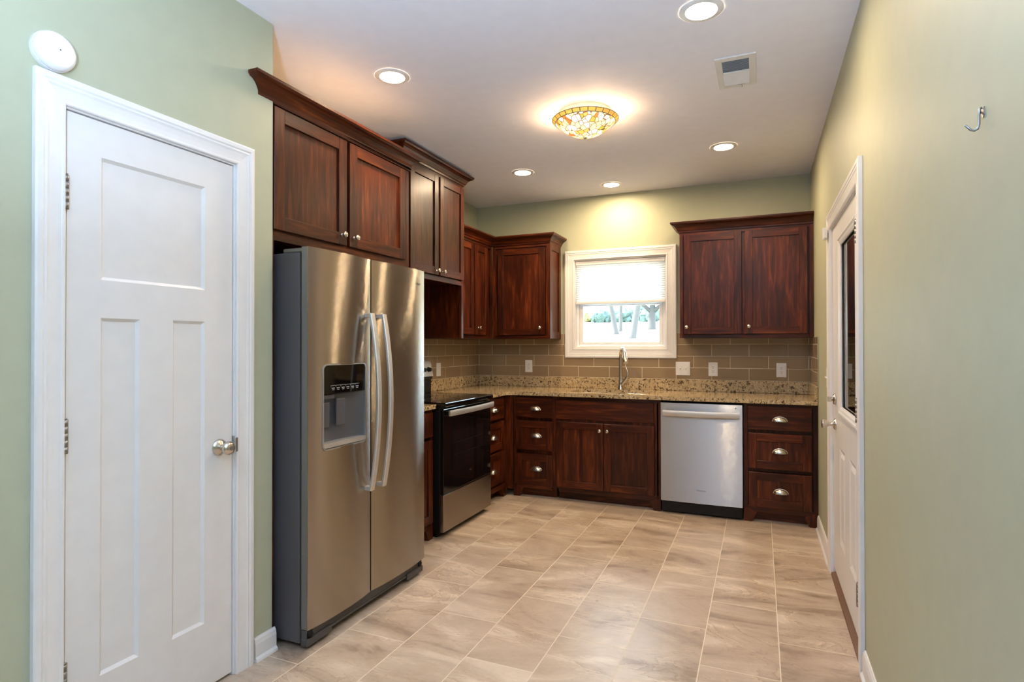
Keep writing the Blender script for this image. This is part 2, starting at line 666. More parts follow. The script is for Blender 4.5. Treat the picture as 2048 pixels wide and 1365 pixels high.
def casing(mb, u0, u1, w0, w1, width, closed):
    """mitred casing around an opening in the local XZ plane, standing out towards -Y"""
    k = width / 0.089
    if closed:
        cor = [(u0, w0, -1, -1), (u0, w1, -1, 1), (u1, w1, 1, 1), (u1, w0, 1, -1), (u0, w0, -1, -1)]
    else:
        cor = [(u0, w0, -1, 0), (u0, w1, -1, 1), (u1, w1, 1, 1), (u1, w0, 1, 0)]
    rings = [[(u + su * a * k, -d, w + sw * a * k) for a, d in CASING] for u, w, su, sw in cor]
    mb.strip(rings, 0, True, not closed, False)


def text_mesh(name, body, size, mat, parent, loc, rot, extrude=0.0004):
    cu = bpy.data.curves.new(name, 'FONT')
    cu.body = body
    cu.size = size
    cu.extrude = extrude
    cu.align_x = 'CENTER'
    cu.align_y = 'CENTER'
    tmp = bpy.data.objects.new(name, cu)
    COL.objects.link(tmp)
    dg = bpy.context.evaluated_depsgraph_get()
    me = bpy.data.meshes.new_from_object(tmp.evaluated_get(dg))
    bpy.data.objects.remove(tmp)
    me.materials.clear()
    me.materials.append(M[mat])
    o = bpy.data.objects.new(name, me)
    COL.objects.link(o)
    o.parent = parent
    o.location, o.rotation_euler = loc, rot
    return o


# ------------------------------------------------------------------ room shell
m = MB()
m.box(XL - 0.14, W + 0.14, YR - 0.14, 0.14, -0.12, 0.0, 0, 0)
struct(m.build('floor', 'floor'))
m = MB()
m.box(XL - 0.14, W + 0.14, YR - 0.14, 0.14, H, H + 0.12, 0, 0)
struct(m.build('ceiling', 'ceiling'))

WX0, WX1, WZ0, WZ1 = 1.022, 1.882, 1.284, 2.122       # kitchen window opening
m = MB()
m.box(0, WX0, 0, 0.14, 0, H, 0, 0).box(WX1, W, 0, 0.14, 0, H, 0, 0)
m.box(WX0, WX1, 0, 0.14, 0, WZ0, 0, 0).box(WX0, WX1, 0, 0.14, WZ1, H, 0, 0)
struct(m.build('wall_back', 'wall'))
m = MB()
m.box(-0.12, 0, -5.0, 0.14, 0, H, 0, 0)
struct(m.build('wall_left', 'wall'))

PY0, PY1, PZ = -4.213, -3.577, 2.052                   # pantry door opening
m = MB()
m.box(XP - 0.12, XP, -5.0, PY0, 0, H, 0, 0).box(XP - 0.12, XP, PY1, YP, 0, H, 0, 0)
m.box(XP - 0.12, XP, PY0, PY1, PZ, H, 0, 0)
m.box(0, XP - 0.12, YP - 0.10, YP, 0, H, 0, 0).box(0, XP - 0.12, -5.0, -4.9, 0, H, 0, 0)
struct(m.build('wall_pantry', 'wall'))

DY0, DY1, DZ = -2.522, -1.492, 1.990                   # outside door opening
m = MB()
m.box(W, W + 0.14, YR, DY0, 0, H, 0, 0).box(W, W + 0.14, DY1, 0.14, 0, H, 0, 0)
m.box(W, W + 0.14, DY0, DY1, DZ, H, 0, 0)
struct(m.build('wall_right', 'wall'))
m = MB()                                               # dark box added beyond the outside door to keep its glass dark
m.box(W + 0.14, W + 2.4, -3.6, -3.5, 0, H, 0, 0).box(W + 0.14, W + 2.4, -0.5, -0.4, 0, H, 0, 0)
m.box(W + 2.4, W + 2.5, -3.6, -0.4, 0, H, 0, 0).box(W + 0.14, W + 2.5, -3.6, -0.4, H, H + 0.1, 0, 0)
m.box(W + 0.14, W + 2.5, -3.6, -0.4, -0.14, -0.04, 0, 0)
struct(m.build('wall_dark_box', 'dark_room'))
m = MB()                                               # rear of the room
m.box(XL, W, YR - 0.12, YR, 0, H, 0, 0)
struct(m.build('wall_rear', 'wall'))
m = MB()
m.box(XL - 0.12, XL, YR - 0.12, -4.9, 0, H, 0, 0).box(XL, -0.12, -5.0, -4.9, 0, H, 0, 0)
struct(m.build('wall_side', 'wall'))


def baseboard(name, loc, rotz, length, hgt=0.105):
    """local X along the wall, -Y into the room"""
    prof = [(0, 0), (-0.022, 0), (-0.021, 0.010), (-0.015, 0.017), (-0.013, 0.019), (-0.013, hgt - 0.028), (-0.011, hgt - 0.018),
            (-0.010, hgt - 0.010), (-0.006, hgt - 0.004), (-0.005, hgt), (0, hgt)]
    mb = MB()
    mb.prism(prof, 'yz', 0, length)
    o = mb.build(name, 'trim')
    o.location, o.rotation_euler = loc, (0, 0, rotz)
    return struct(o)


baseboard('baseboard_pantry', (XP, -3.487, 0), rad(90), 3.487 - 3.387 + 0.013, 0.098)
baseboard('baseboard_pantry_near', (XP, -5.0, 0), rad(90), 0.69)
baseboard('baseboard_right_far', (W, -0.64, 0), rad(-90), 0.755)
baseboard('baseboard_right_near', (W, -2.618, 0), rad(-90), 6.3)


# ------------------------------------------------------------------ casings
m = MB()
casing(m, WX0 - 0.0, WX1 + 0.0, WZ0, WZ1, 0.087, True)
o = struct(m.build('trim_1', 'trim'))
o.location = (0, -0.001, 0)
m = MB()
casing(m, 0.005, PY1 - PY0 - 0.005, 0, PZ - 0.004, 0.084, False)
m.box(0.0, 0.012, 0.0, 0.10, 0, PZ, 0, 0.001).box(PY1 - PY0 - 0.012, PY1 - PY0, 0.0, 0.10, 0, PZ, 0, 0.001)
m.box(0.012, PY1 - PY0 - 0.012, 0.0, 0.10, PZ - 0.010, PZ, 0, 0.001)
m.box(PY1 - PY0 - 0.022, PY1 - PY0 - 0.012, 0.045, 0.075, 0, PZ - 0.01, 0, 0.001)
o = struct(m.build('trim_2', 'trim'))
o.location, o.rotation_euler = (XP + 0.001, PY0, 0), (0, 0, rad(90))
m = MB()
casing(m, 0.004, DY1 - DY0 - 0.004, 0, DZ - 0.004, 0.090, False)
m.box(0.0, 0.010, 0.0, 0.13, 0, DZ, 0, 0.001).box(DY1 - DY0 - 0.010, DY1 - DY0, 0.0, 0.13, 0, DZ, 0, 0.001)
m.box(0.010, DY1 - DY0 - 0.010, 0.0, 0.13, DZ - 0.010, DZ, 0, 0.001)
o = struct(m.build('trim_3', 'trim'))
o.location, o.rotation_euler = (W - 0.001, DY1, 0), (0, 0, rad(-90))


# ------------------------------------------------------------------ doors
def recessed_slab(mb, x0, x1, z0, z1, panels, y0, y1, depth, bev):
    """door slab, room face at y0, with sunk flat panels whose edges slope in"""
    xs = sorted({x0, x1, *[p[0] for p in panels], *[p[1] for p in panels]})
    zs = sorted({z0, z1, *[p[2] for p in panels], *[p[3] for p in panels]})
    for xa, xb in zip(xs[:-1], xs[1:]):
        for za, zb in zip(zs[:-1], zs[1:]):
            cx, cz = (xa + xb) / 2, (za + zb) / 2
            if not any(p[0] < cx < p[1] and p[2] < cz < p[3] for p in panels):
                mb.poly([(xa, y0, za), (xb, y0, za), (xb, y0, zb), (xa, y0, zb)])
    for a, b, c, d in panels:
        mb.strip([[(a, y0, c), (b, y0, c), (b, y0, d), (a, y0, d)],
                  [(a + bev, y0 + depth, c + bev), (b - bev, y0 + depth, c + bev), (b - bev, y0 + depth, d - bev), (a + bev, y0 + depth, d - bev)]],
                 0, True, False, False)
        mb.poly([(a + bev, y0 + depth, c + bev), (b - bev, y0 + depth, c + bev), (b - bev, y0 + depth, d - bev), (a + bev, y0 + depth, d - bev)])
    mb.strip([[(x0, y0, z0), (x1, y0, z0), (x1, y0, z1), (x0, y0, z1)], [(x0, y1, z0), (x1, y1, z0), (x1, y1, z1), (x0, y1, z1)]], 0, True, False, False)
    mb.poly([(x0, y1, z0), (x1, y1, z0), (x1, y1, z1), (x0, y1, z1)])
    bmesh.ops.remove_doubles(mb.bm, verts=mb.bm.verts, dist=1e-5)


def door_hinge(parent, x, y, z, hgt=0.104):
    mb = MB()
    for k in range(5):
        a = z - hgt / 2 + k * hgt / 5
        mb.lathe([(0.0085, 0.0006), (0.0085, hgt / 5 - 0.0006)], (x, y, a), 'z', 14)
    mb.lathe([(0.0055, 0), (0.0065, 0.004), (0.0, 0.006)], (x, y, z + hgt / 2), 'z', 12)
    mb.box(x - 0.001, x + 0.013, y + 0.004, y + 0.007, z - hgt / 2, z + hgt / 2, 0, 0.0005)
    return mb.build('hinge', 'hinge', parent)


KNOB_PROF = [(0.0, -0.0), (0.033, 0.0), (0.033, 0.004), (0.029, 0.009), (0.020, 0.013), (0.0125, 0.017), (0.0115, 0.030), (0.0135, 0.034),
             (0.021, 0.038), (0.0265, 0.046), (0.0275, 0.053), (0.0250, 0.060), (0.0170, 0.0655), (0.0080, 0.0675), (0.0, 0.0675)]
# pantry door, three panels; local X = world +Y, local Y = into the wall
d1 = bpy.data.objects.new('door_1', None)
COL.objects.link(d1)
d1.location, d1.rotation_euler = (XP, PY0, 0), (0, 0, rad(90))
struct(d1)
OY = -PY0
m = MB()
recessed_slab(m, -4.197 + OY, -3.592 + OY, 0.012, 2.038,
              [(-4.096 + OY, -3.716 + OY, 1.529, 1.923), (-4.096 + OY, -3.969 + OY, 0.259, 1.406), (-3.847 + OY, -3.716 + OY, 0.259, 1.408)],
              0.004, 0.039, 0.009, 0.010)
m.build('slab', 'door', d1)
for z in (1.786, 1.040, 0.300):
    door_hinge(d1, 0.0085, -0.004, z)
kb = MB()
kb.lathe(KNOB_PROF, (-3.652 + OY, 0.0035, 0.919), 'y', 28, sign=-1)
kn = kb.build('knob', 'nickel', d1, autosmooth=50)
kb = MB()
kb.lathe([(0.0, 0.0672), (0.0085, 0.0672), (0.0085, 0.0682), (0.006, 0.0682), (0.005, 0.0675), (0.0, 0.0675)], (-3.652 + OY, 0.0033, 0.919), 'y', 20, sign=-1)
kb.build('knob_button', 'hinge', kn)
kb = MB()
kb.box(-3.591 + OY, -3.588 + OY, -0.006, 0.03, 0.885, 0.955, 0, 0.001)
kb.box(-3.589 + OY, -3.578 + OY, -0.0145, -0.0125, 0.892, 0.948, 0, 0.0008)
kb.build('strike_plate', 'hinge', d1)

# half-glass outside door; local X = world -Y, local Y = out through the wall
d2 = bpy.data.objects.new('door_2', None)
COL.objects.link(d2)
d2.location, d2.rotation_euler = (W, DY1, 0), (0, 0, rad(-90))
struct(d2)
sx0, sx1 = 0.014, DY1 - DY0 - 0.014
GX0, GX1, GZ0, GZ1 = 0.335, 0.945, 0.965, 1.865
m = MB()
yy0, yy1 = 0.006, 0.044
pan = [(0.275, 0.480, 0.262, 0.772), (0.640, 0.850, 0.262, 0.778)]
m.box(sx0, GX0, yy0, yy1, GZ0, GZ1, 0, 0).box(GX1, sx1, yy0, yy1, GZ0, GZ1, 0, 0).box(sx0, sx1, yy0, yy1, GZ1, 1.977, 0, 0)
m2 = MB()
recessed_slab(m2, sx0, sx1, 0.045, GZ0, pan, yy0, yy1, 0.008, 0.022)
for f in list(m2.bm.faces):
    m.poly([v.co.copy() for v in f.verts])
m2.bm.free()
for a, b, c, d in pan:                                  # raised fields in the sunk panels
    i = 0.045
    m.strip([[(a + 0.026, yy0 + 0.008, c + 0.026), (b - 0.026, yy0 + 0.008, c + 0.026), (b - 0.026, yy0 + 0.008, d - 0.026), (a + 0.026, yy0 + 0.008, d - 0.026)],
             [(a + i, yy0 + 0.001, c + i), (b - i, yy0 + 0.001, c + i), (b - i, yy0 + 0.001, d - i), (a + i, yy0 + 0.001, d - i)]], 0, True, False, False)
    m.poly([(a + i, yy0 + 0.001, c + i), (b - i, yy0 + 0.001, c + i), (b - i, yy0 + 0.001, d - i), (a + i, yy0 + 0.001, d - i)])
m.build('slab', 'door', d2)
m = MB()                                                # moulded frame around the glass
lite = [(0.0, 0.004), (0.0, -0.002), (0.012, -0.007), (0.022, -0.009), (0.030, -0.013), (0.040, -0.013), (0.046, -0.008), (0.046, 0.006)]
for sgn in (0,):
    cor = [(GX0 + 0.03, GZ0 + 0.03, -1, -1), (GX0 + 0.03, GZ1 - 0.03, -1, 1), (GX1 - 0.03, GZ1 - 0.03, 1, 1), (GX1 - 0.03, GZ0 + 0.03, 1, -1), (GX0 + 0.03, GZ0 + 0.03, -1, -1)]
    m.strip([[(u + su * a, yy0 + d, w + sw * a) for a, d in lite] for u, w, su, sw in cor], 0, True, False, False)
lf = m.build('glass_frame', 'trim', d2)
m = MB()
m.box(GX0 + 0.004, GX1 - 0.004, yy0 + 0.010, yy0 + 0.016, GZ0 + 0.004, GZ1 - 0.004, 0, 0)
m.build('pane', 'glass', lf)
for z in (1.788, 1.042, 0.280):
    door_hinge(d2, sx1 + 0.004, -0.010, z, 0.098)
kx = 0.118
kb = MB()
kb.lathe([(0.0, 0.0), (0.032, 0.0), (0.032, 0.004), (0.027, 0.009), (0.014, 0.013), (0.0115, 0.018), (0.0115, 0.032), (0.0150, 0.040),
          (0.0215, 0.050), (0.0260, 0.060), (0.0255, 0.067), (0.018, 0.071), (0.0, 0.072)], (kx, yy0 - 0.0005, 0.874), 'y', 28, sign=-1)
kb.build('knob', 'nickel', d2, autosmooth=50)
kb = MB()
kb.lathe([(0.0, 0.0), (0.031, 0.0), (0.031, 0.006), (0.026, 0.012), (0.012, 0.014), (0.008, 0.018), (0.008, 0.022), (0.0, 0.022)], (kx, yy0 - 0.0005, 1.013), 'y', 28, sign=-1)
kb.box(kx - 0.005, kx + 0.005, yy0 - 0.040, yy0 - 0.020, 0.998, 1.028, 0, 0.003, 2)
kb.build('deadbolt', 'nickel', d2)
m = MB()
m.prism([(-0.012, 0.001), (0.125, 0.001), (0.125, 0.026), (0.030, 0.026), (-0.010, 0.012)], 'yz', 0.012, DY1 - DY0 - 0.012)
th = m.build('threshold', 'threshold', d2)
m = MB()
m.box(sx0 + 0.01, sx1 - 0.01, yy0 + 0.016, yy0 + 0.022, 0.0265, 0.0445, 0, 0)
m.build('weather_strip', 'black', d2)


# ------------------------------------------------------------------ kitchen window
w1 = bpy.data.objects.new('window_1', None)
COL.objects.link(w1)
w1.location = (0, 0, 0)
struct(w1)
m = MB()                                                # white reveal lining the opening
t_ = 0.010
m.box(WX0, WX0 + t_, 0.0, 0.13, WZ0, WZ1, 0, 0.0005).box(WX1 - t_, WX1, 0.0, 0.13, WZ0, WZ1, 0, 0.0005)
m.box(WX0 + t_, WX1 - t_, 0.0, 0.13, WZ0, WZ0 + t_, 0, 0.0005).box(WX0 + t_, WX1 - t_, 0.0, 0.13, WZ1 - t_, WZ1, 0, 0.0005)
m.build('window_jamb', 'trim', w1)
m = MB()
a0, a1, b0, b1 = WX0 + t_, WX1 - t_, WZ0 + t_, WZ1 - t_
fw = 0.030
for (x0, x1, z0, z1) in ((a0, a0 + fw, b0, b1), (a1 - fw, a1, b0, b1), (a0 + fw, a1 - fw, b0, b0 + 0.022), (a0 + fw, a1 - fw, b1 - fw, b1)):
    m.box(x0, x1, 0.045, 0.125, z0, z1, 0, 0.002)
m.build('window_frame', 'vinyl', w1)


def sash(z0, z1, y0):
    mb = MB()
    x0, x1 = a0 + fw + 0.001, a1 - fw - 0.001
    s = 0.034
    for (p0, p1, q0, q1) in ((x0, x0 + s, z0, z1), (x1 - s, x1, z0, z1), (x0 + s, x1 - s, z0, z0 + 0.028), (x0 + s, x1 - s, z1 - 0.03, z1)):
        mb.box(p0, p1, y0, y0 + 0.032, q0, q1, 0, 0.003)
    o_ = mb.build('sash', 'vinyl', w1)
    mb = MB()
    mb.box(x0 + s - 0.004, x1 - s + 0.004, y0 + 0.014, y0 + 0.018, z0 + 0.024, z1 - 0.026, 0, 0)
    mb.build('pane', 'glass', o_)


sash(b0 + 0.023, 1.715, 0.052)
sash(1.690, b1 - fw - 0.001, 0.088)

sh = thing('window_shade', 'white pleated cellular shade lowered halfway over the kitchen window', 'window shade', ((WX0 + WX1) / 2, 0.02, 2.11))
SXA, SXB = WX0 + t_ + 0.004 - (WX0 + WX1) / 2, WX1 - t_ - 0.004 - (WX0 + WX1) / 2
m = MB()
m.box(SXA, SXB, -0.012, 0.018, -0.040, -0.0005, 0, 0.006, 2)
m.build('head_rail', 'plastic', sh)
m = MB()
n = 34
zz = [-0.040 - (2.070 - 1.728) * i / n for i in range(n + 1)]
m.strip([[(SXA + 0.004, 0.0 + (-0.007 if i % 2 else 0.004), z), (SXB - 0.004, 0.0 + (-0.007 if i % 2 else 0.004), z)] for i, z in enumerate(zz)], 0, False, False, False)
m.build('shade_fabric', 'fabric', sh)
m = MB()
m.box(SXA + 0.002, SXB - 0.002, -0.013, 0.011, 1.703 - 2.11, 1.7275 - 2.11, 0, 0.004, 2)
m.build('bottom_rail', 'plastic', sh)


# ------------------------------------------------------------------ cabinets
def cab_knob(parent, x, y, z):
    mb = MB()
    mb.lathe([(0.0, -0.0005), (0.009, -0.0005), (0.0085, 0.003), (0.0055, 0.006), (0.005, 0.014), (0.008, 0.018), (0.0145, 0.021), (0.0155, 0.025),
              (0.0125, 0.029), (0.006, 0.031), (0.0, 0.0312)], (x, y - 0.0005, z), 'y', 20, sign=-1)
    return mb.build('knob', 'nickel', parent, autosmooth=60)


def cup_pull(parent, x, y, z):
    mb = MB()
    ww, hh, pp = 0.048, 0.034, 0.026
    rings = []
    for i in range(17):
        a = math.pi * i / 16
        rings.append([(x + ww * math.cos(a), y - 0.002 - pp * math.sin(a) ** 0.8 * math.sin(b_), z - 0.016 + hh * math.sin(a) ** 0.9 * math.cos(b_))
                      for b_ in [math.pi / 2 * j / 8 for j in range(9)]])
    mb.strip(rings, 0, False, False, True)
    inner = [[(px, y - 0.001 + (py - y) * 0.90, z - 0.016 + (pz - z + 0.016) * 0.92) for px, py, pz in r] for r in rings]
    mb.strip(inner, 0, False, False, True)
    flange = []
    for i in range(17):
        a = math.pi * i / 16
        flange.append([(x + k * ww * math.cos(a), y - d, z - 0.016 + k * hh * math.sin(a) ** 0.9) for k, d in ((0.94, 0.0005), (0.94, 0.0030), (1.10, 0.0024), (1.12, 0.0005))])
    mb.strip(flange, 0, True, True, True)
    return mb.build('cup_pull', 'nickel', parent)


def shaker(parent, name, x0, x1, z0, z1, off, st=0.056, y=0.0, slab=False):
    """five-piece front standing 20 mm proud of y"""
    mb = MB((0, 0, off))
    yf = y - 0.020
    if slab:
        mb.box(x0, x1, yf, y - 0.0005, z0, z1, 1, 0.002)
        return mb.build(name, ['wood_v', 'wood_h'], parent)
    for a, b in ((x0, x0 + st), (x1 - st, x1)):
        mb.box(a, b, yf, y - 0.0005, z0, z1, 0, 0.0018)
    for a, b in ((z0, z0 + st), (z1 - st, z1)):
        mb.box(x0 + st, x1 - st, yf + 0.0006, y - 0.0005, a, b, 1, 0.0012)
    o = mb.build(name, ['wood_v', 'wood_h'], parent)
    mb = MB((0, 0, off))
    mb.box(x0 + st - 0.004, x1 - st + 0.004, yf + 0.011, y - 0.004, z0 + st - 0.004, z1 - st + 0.004, 0, 0)
    mb.build('panel', 'wood_v', o)
    return o


def face_frame(mb, w, z0, z1, st=0.03, rail=0.03, mid=None):
    mb.box(0, st, 0, 0.02, z0, z1, 0, 0.001)
    mb.box(w - st, w, 0, 0.02, z0, z1, 0, 0.001)
    mb.box(st, w - st, 0, 0.02, z0, z0 + rail, 1, 0.0006)
    mb.box(st, w - st, 0, 0.02, z1 - rail, z1, 1, 0.0006)


def wall_cabinet(label, loc, rotz, w, depth, z1, doors, crown=None, group='cherry wall cabinets', frame=True):
    """loc = front lower left corner of the face frame; z1 = top; doors (x0,x1,z0,z1,knob x,knob z) in absolute z"""
    t = thing('wall_cabinet', label, 'cabinet', loc, rotz, group)
    off = -loc[2]
    mb = MB((0, 0, off))
    face_frame(mb, w, loc[2], z1)
    mb.box(0.0005, w - 0.0005, 0.020, depth - 0.001, loc[2] + 0.0005, z1 - 0.0005, 0, 0.001)
    mb.build('body', ['wood_v', 'wood_h'], t)
    for x0, x1, a, b, kx_, kz in doors:
        d = shaker(t, 'door', x0, x1, a, b, off)
        if kx_ is not None:
            cab_knob(d, kx_, -0.020, kz + off)
    if crown:
        mb = MB((0, 0, off))
        sweep_plan(mb, crown['path'], crown_prof(crown.get('pmin', 0), crown.get('k', 1)), crown['z'], crown.get('segs'))
        mb.build('crown_molding', 'wood_h', t)
    return t


L = rad(90)
# right of the window
CW = W - 2.032 - 0.002
wall_cabinet('dark cherry two-door cabinet right of the window, hung against the right wall', (2.032, -0.31, 1.374), 0, CW, 0.31, 2.255,
             [(0.036, 0.480, 1.405, 2.225, 0.058, 1.463), (0.505, 0.948, 1.405, 2.225, 0.532, 1.463)],
             dict(path=[(0, 0.308), (0, 0), (CW, 0)], z=2.248))
# corner, back wall
bl = wall_cabinet('dark cherry single-door corner cabinet on the back wall, left of the window', (0.312, -0.31, 1.376), 0, 0.573, 0.31, 2.255,
                  [(0.066, 0.532, 1.412, 2.215, 0.490, 1.476)],
                  dict(path=[(-0.002, -0.5), (-0.002, 0), (0.573, 0), (0.573, 0.308)], z=2.250, segs=(1, 3)))
m = MB((0, 0, -1.376))                                   # framed end panel that faces the window
for a, b, c, d, mi in ((0.0, 0.05, 1.378, 2.25, 0), (0.255, 0.305, 1.378, 2.25, 0), (0.05, 0.255, 1.378, 1.44, 0), (0.05, 0.255, 2.19, 2.25, 0)):
    m.box(0.5732, 0.581, a, b, c, d, mi, 0.001)
m.build('end_panel', 'wood_v', bl)
# corner, left wall
wall_cabinet('dark cherry cabinet on the left wall, between the tall range cabinet and the corner', (0.31, -1.094, 1.376), L, 0.782, 0.309, 2.255,
             [(0.030, 0.372, 1.412, 2.215, None, None), (0.392, 0.650, 1.412, 2.215, 0.452, 1.474)],
             dict(path=[(0, 0), (0.782 - 0.0, 0), (0.782, -0.5)], z=2.250, segs=(0, 1)))
# above the range
OW = 0.875
orr = wall_cabinet('tall cherry two-door cabinet over the range with an open nook below', (0.42, -1.975, 1.374), L, OW, 0.418, 2.635,
                   [(0.070, 0.450, 1.842, 2.585, 0.420, 1.872), (0.475, 0.855, 1.842, 2.585, 0.508, 1.872)],
                   dict(path=[(0, 0.417), (0, 0), (OW, 0), (OW, 0.417)], z=2.612))
# replace its body: the lower 0.42 m is an open nook
for c in [c for c in orr.children if c.name.startswith('body')]:
    bpy.data.objects.remove(c)
m = MB((0, 0, -1.374))
m.box(0, 0.03, 0, 0.02, 1.374, 2.635, 0, 0.001).box(OW - 0.03, OW, 0, 0.02, 1.374, 2.635, 0, 0.001)
m.box(0.03, OW - 0.03, 0, 0.02, 1.80, 1.835, 1, 0.0006).box(0.03, OW - 0.03, 0, 0.02, 2.59, 2.635, 1, 0.0006)
m.box(0.0005, OW - 0.0005, 0.02, 0.417, 1.812, 2.634, 0, 0.001)
m.box(0.0005, 0.019, 0.02, 0.417, 1.3745, 1.812, 0, 0).box(OW - 0.019, OW - 0.0005, 0.02, 0.417, 1.3745, 1.812, 0, 0)
m.build('body', ['wood_v', 'wood_h'], orr)
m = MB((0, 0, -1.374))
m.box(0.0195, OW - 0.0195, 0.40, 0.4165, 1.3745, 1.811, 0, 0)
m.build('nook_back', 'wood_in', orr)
# above the refrigerator, with side panels down to the floor
FW = 1.085
fc = thing('refrigerator_cabinet', 'cherry two-door cabinet above the refrigerator with end panels to the floor', 'cabinet', (0.685, -3.3855, 0), L, 'cherry wall cabinets')
m = MB()
m.box(0, 0.022, 0, 0.02, 0.001, 2.385, 0, 0.001).box(FW - 0.03, FW, 0, 0.02, 0.001, 2.385, 0, 0.001)
m.box(0.022, FW - 0.03, 0, 0.02, 1.780, 1.832, 1, 0.0006).box(0.022, FW - 0.03, 0, 0.02, 2.345, 2.462, 1, 0.0006)
m.box(0.0005, FW - 0.0005, 0.02, 0.684, 1.781, 2.46, 0, 0.001)
m.box(0, FW, -0.0165, 0.02, 2.372, 2.460, 1, 0.001)
m.build('body', ['wood_v', 'wood_h'], fc)
m = MB()
m.box(0.003, FW - 0.003, -0.010, 0.68, 2.4605, 2.466, 0, 0)
m.build('bounce_lid', 'pale_bounce', fc)  # unseen pale lid added to bounce light onto the ceiling
for a, b in ((0.0, 0.019), (FW - 0.019, FW)):
    m = MB()
    m.box(a, b, 0.0205, 0.684, 0.001, 1.780, 0, 0)
    m.build('end_panel', 'wood_v', fc)
for x0, x1, kx_ in ((0.006, 0.488, 0.448), (0.511, 1.024, 0.544)):
    d = shaker(fc, 'door', x0, x1, 1.826, 2.364, 0, 0.060)
    cab_knob(d, kx_, -0.020, 1.876)
m = MB()
sweep_plan(m, [(-0.083, -0.0167), (-0.083, -0.0172), (FW + 0.0002, -0.0172), (FW + 0.0002, 0.683)], [(max(p - 0.0172, 0.0), h) for p, h in CROWN[1:-1]] + [(0.0, 0.082)], 2.378)
m.build('crown_molding', 'wood_h', fc)


def base_cabinet(label, loc, rotz, w, depth, fronts, feet=(True, True), group='cherry base cabinets', ztop=0.882, hollow=False):
    """fronts: ('slab'|'drawer'|'door', x0, x1, z0, z1, hardware x, hardware z)"""
    t = thing('base_cabinet', label, 'cabinet', loc, rotz, group)
    mb = MB()
    mb.box(0, 0.030, 0, 0.02, 0.100, ztop, 0, 0.001).box(w - 0.030, w, 0, 0.02, 0.100, ztop, 0, 0.001)
    mb.box(0.030, w - 0.030, 0, 0.02, 0.075, 0.118, 1, 0.0006).box(0.030, w - 0.030, 0, 0.02, ztop - 0.03, ztop, 1, 0.0006)
    if hollow:
        for b in ((0.0005, 0.0185, 0.02, depth - 0.002, 0.1, ztop - 0.001), (w - 0.0185, w - 0.0005, 0.02, depth - 0.002, 0.1, ztop - 0.001),
                  (0.0185, w - 0.0185, 0.02, depth - 0.002, 0.1, 0.118), (0.0185, w - 0.0185, depth - 0.010, depth - 0.002, 0.118, ztop - 0.001),
                  (0.0185, w - 0.0185, 0.0, 0.019, 0.118, ztop - 0.03)):
            mb.box(*b, 0, 0)
    else:
        mb.box(0.0005, w - 0.0005, 0.02, depth - 0.002, 0.100, ztop - 0.001, 0, 0.001)
    mb.build('body', ['wood_v', 'wood_h'], t)
    mb = MB()
    mb.box(0.012, w - 0.012, 0.075, 0.090, 0.001, 0.1, 1, 0)
    mb.build('toe_board', ['wood_v', 'wood_h'], t)
    for k, on in enumerate(feet):
        if not on:
            continue
        pts = [(0, 0.001), (0.055, 0.001), (0.090, 0.072), (0.030, 0.0995), (0, 0.0995)]
        if k:
            pts = [(w - x, z) for x, z in pts]
        mb = MB()
        mb.prism(pts, 'xz', -0.004, 0.070)
        mb.build('bracket_foot', 'wood_v', t)
    for kind, x0, x1, a, b, hx, hz in fronts:
        if kind == 'door':
            d = shaker(t, 'door', x0, x1, a, b, 0)
            cab_knob(d, hx, -0.020, hz)
        elif kind == 'false':
            shaker(t, 'false_front', x0, x1, a, b, 0, slab=True)
        else:
            d = shaker(t, 'drawer', x0, x1, a, b, 0, 0.058, slab=(kind == 'slab'))
            if hx is not None:
                cup_pull(d, hx, -0.020, hz)
    return t


YB = -0.600
base_cabinet('cherry three-drawer base cabinet in the corner, left of the sink doors', (0.655, YB, 0), 0, 0.383, 0.6,
             [('slab', 0.024, 0.364, 0.692, 0.862, 0.207, 0.772), ('drawer', 0.024, 0.364, 0.412, 0.662, 0.214, 0.540), ('drawer', 0.024, 0.364, 0.116, 0.376, 0.217, 0.255)],
             (True, False))
base_cabinet('cherry sink base cabinet with two doors under the window', (1.039, YB, 0), 0, 0.880, 0.6,
             [('false', 0.010, 0.828, 0.694, 0.850, None, None), ('door', 0.016, 0.418, 0.118, 0.668, 0.392, 0.612), ('door', 0.426, 0.832, 0.118, 0.668, 0.456, 0.612)],
             (False, True), hollow=True)
base_cabinet('cherry three-drawer base cabinet between the dishwasher and the right wall', (2.528, YB, 0), 0, W - 2.528 - 0.002, 0.6,
             [('slab', 0.030, 0.456, 0.690, 0.862, 0.248, 0.770), ('drawer', 0.032, 0.454, 0.402, 0.662, 0.248, 0.537), ('drawer', 0.034, 0.454, 0.116, 0.372, 0.252, 0.243)])
lb = base_cabinet('cherry three-drawer base cabinet on the left wall, right of the range', (0.588, -1.090, 0), L, 0.470, 0.586,
                  [('slab', 0.022, 0.388, 0.690, 0.862, 0.190, 0.775), ('drawer', 0.022, 0.388, 0.430, 0.666, 0.178, 0.548), ('drawer', 0.022, 0.388, 0.140, 0.405, 0.172, 0.266)])
m = MB()                                                 # filler that closes the inside corner
m.box(0.4705, 0.490, 0.0, 0.02, 0.06, 0.88, 0, 0.001)
m.box(0.4705, 0.489, -0.064, -0.0005, 0.06, 0.88, 0, 0.001)
m.build('corner_filler', 'wood_v', lb)
base_cabinet('narrow cherry base cabinet between the refrigerator and the range', (0.588, -2.296, 0), L, 0.430, 0.586,
             [('slab', 0.022, 0.408, 0.700, 0.862, None, None), ('door', 0.022, 0.408, 0.118, 0.675, 0.05, 0.62)])


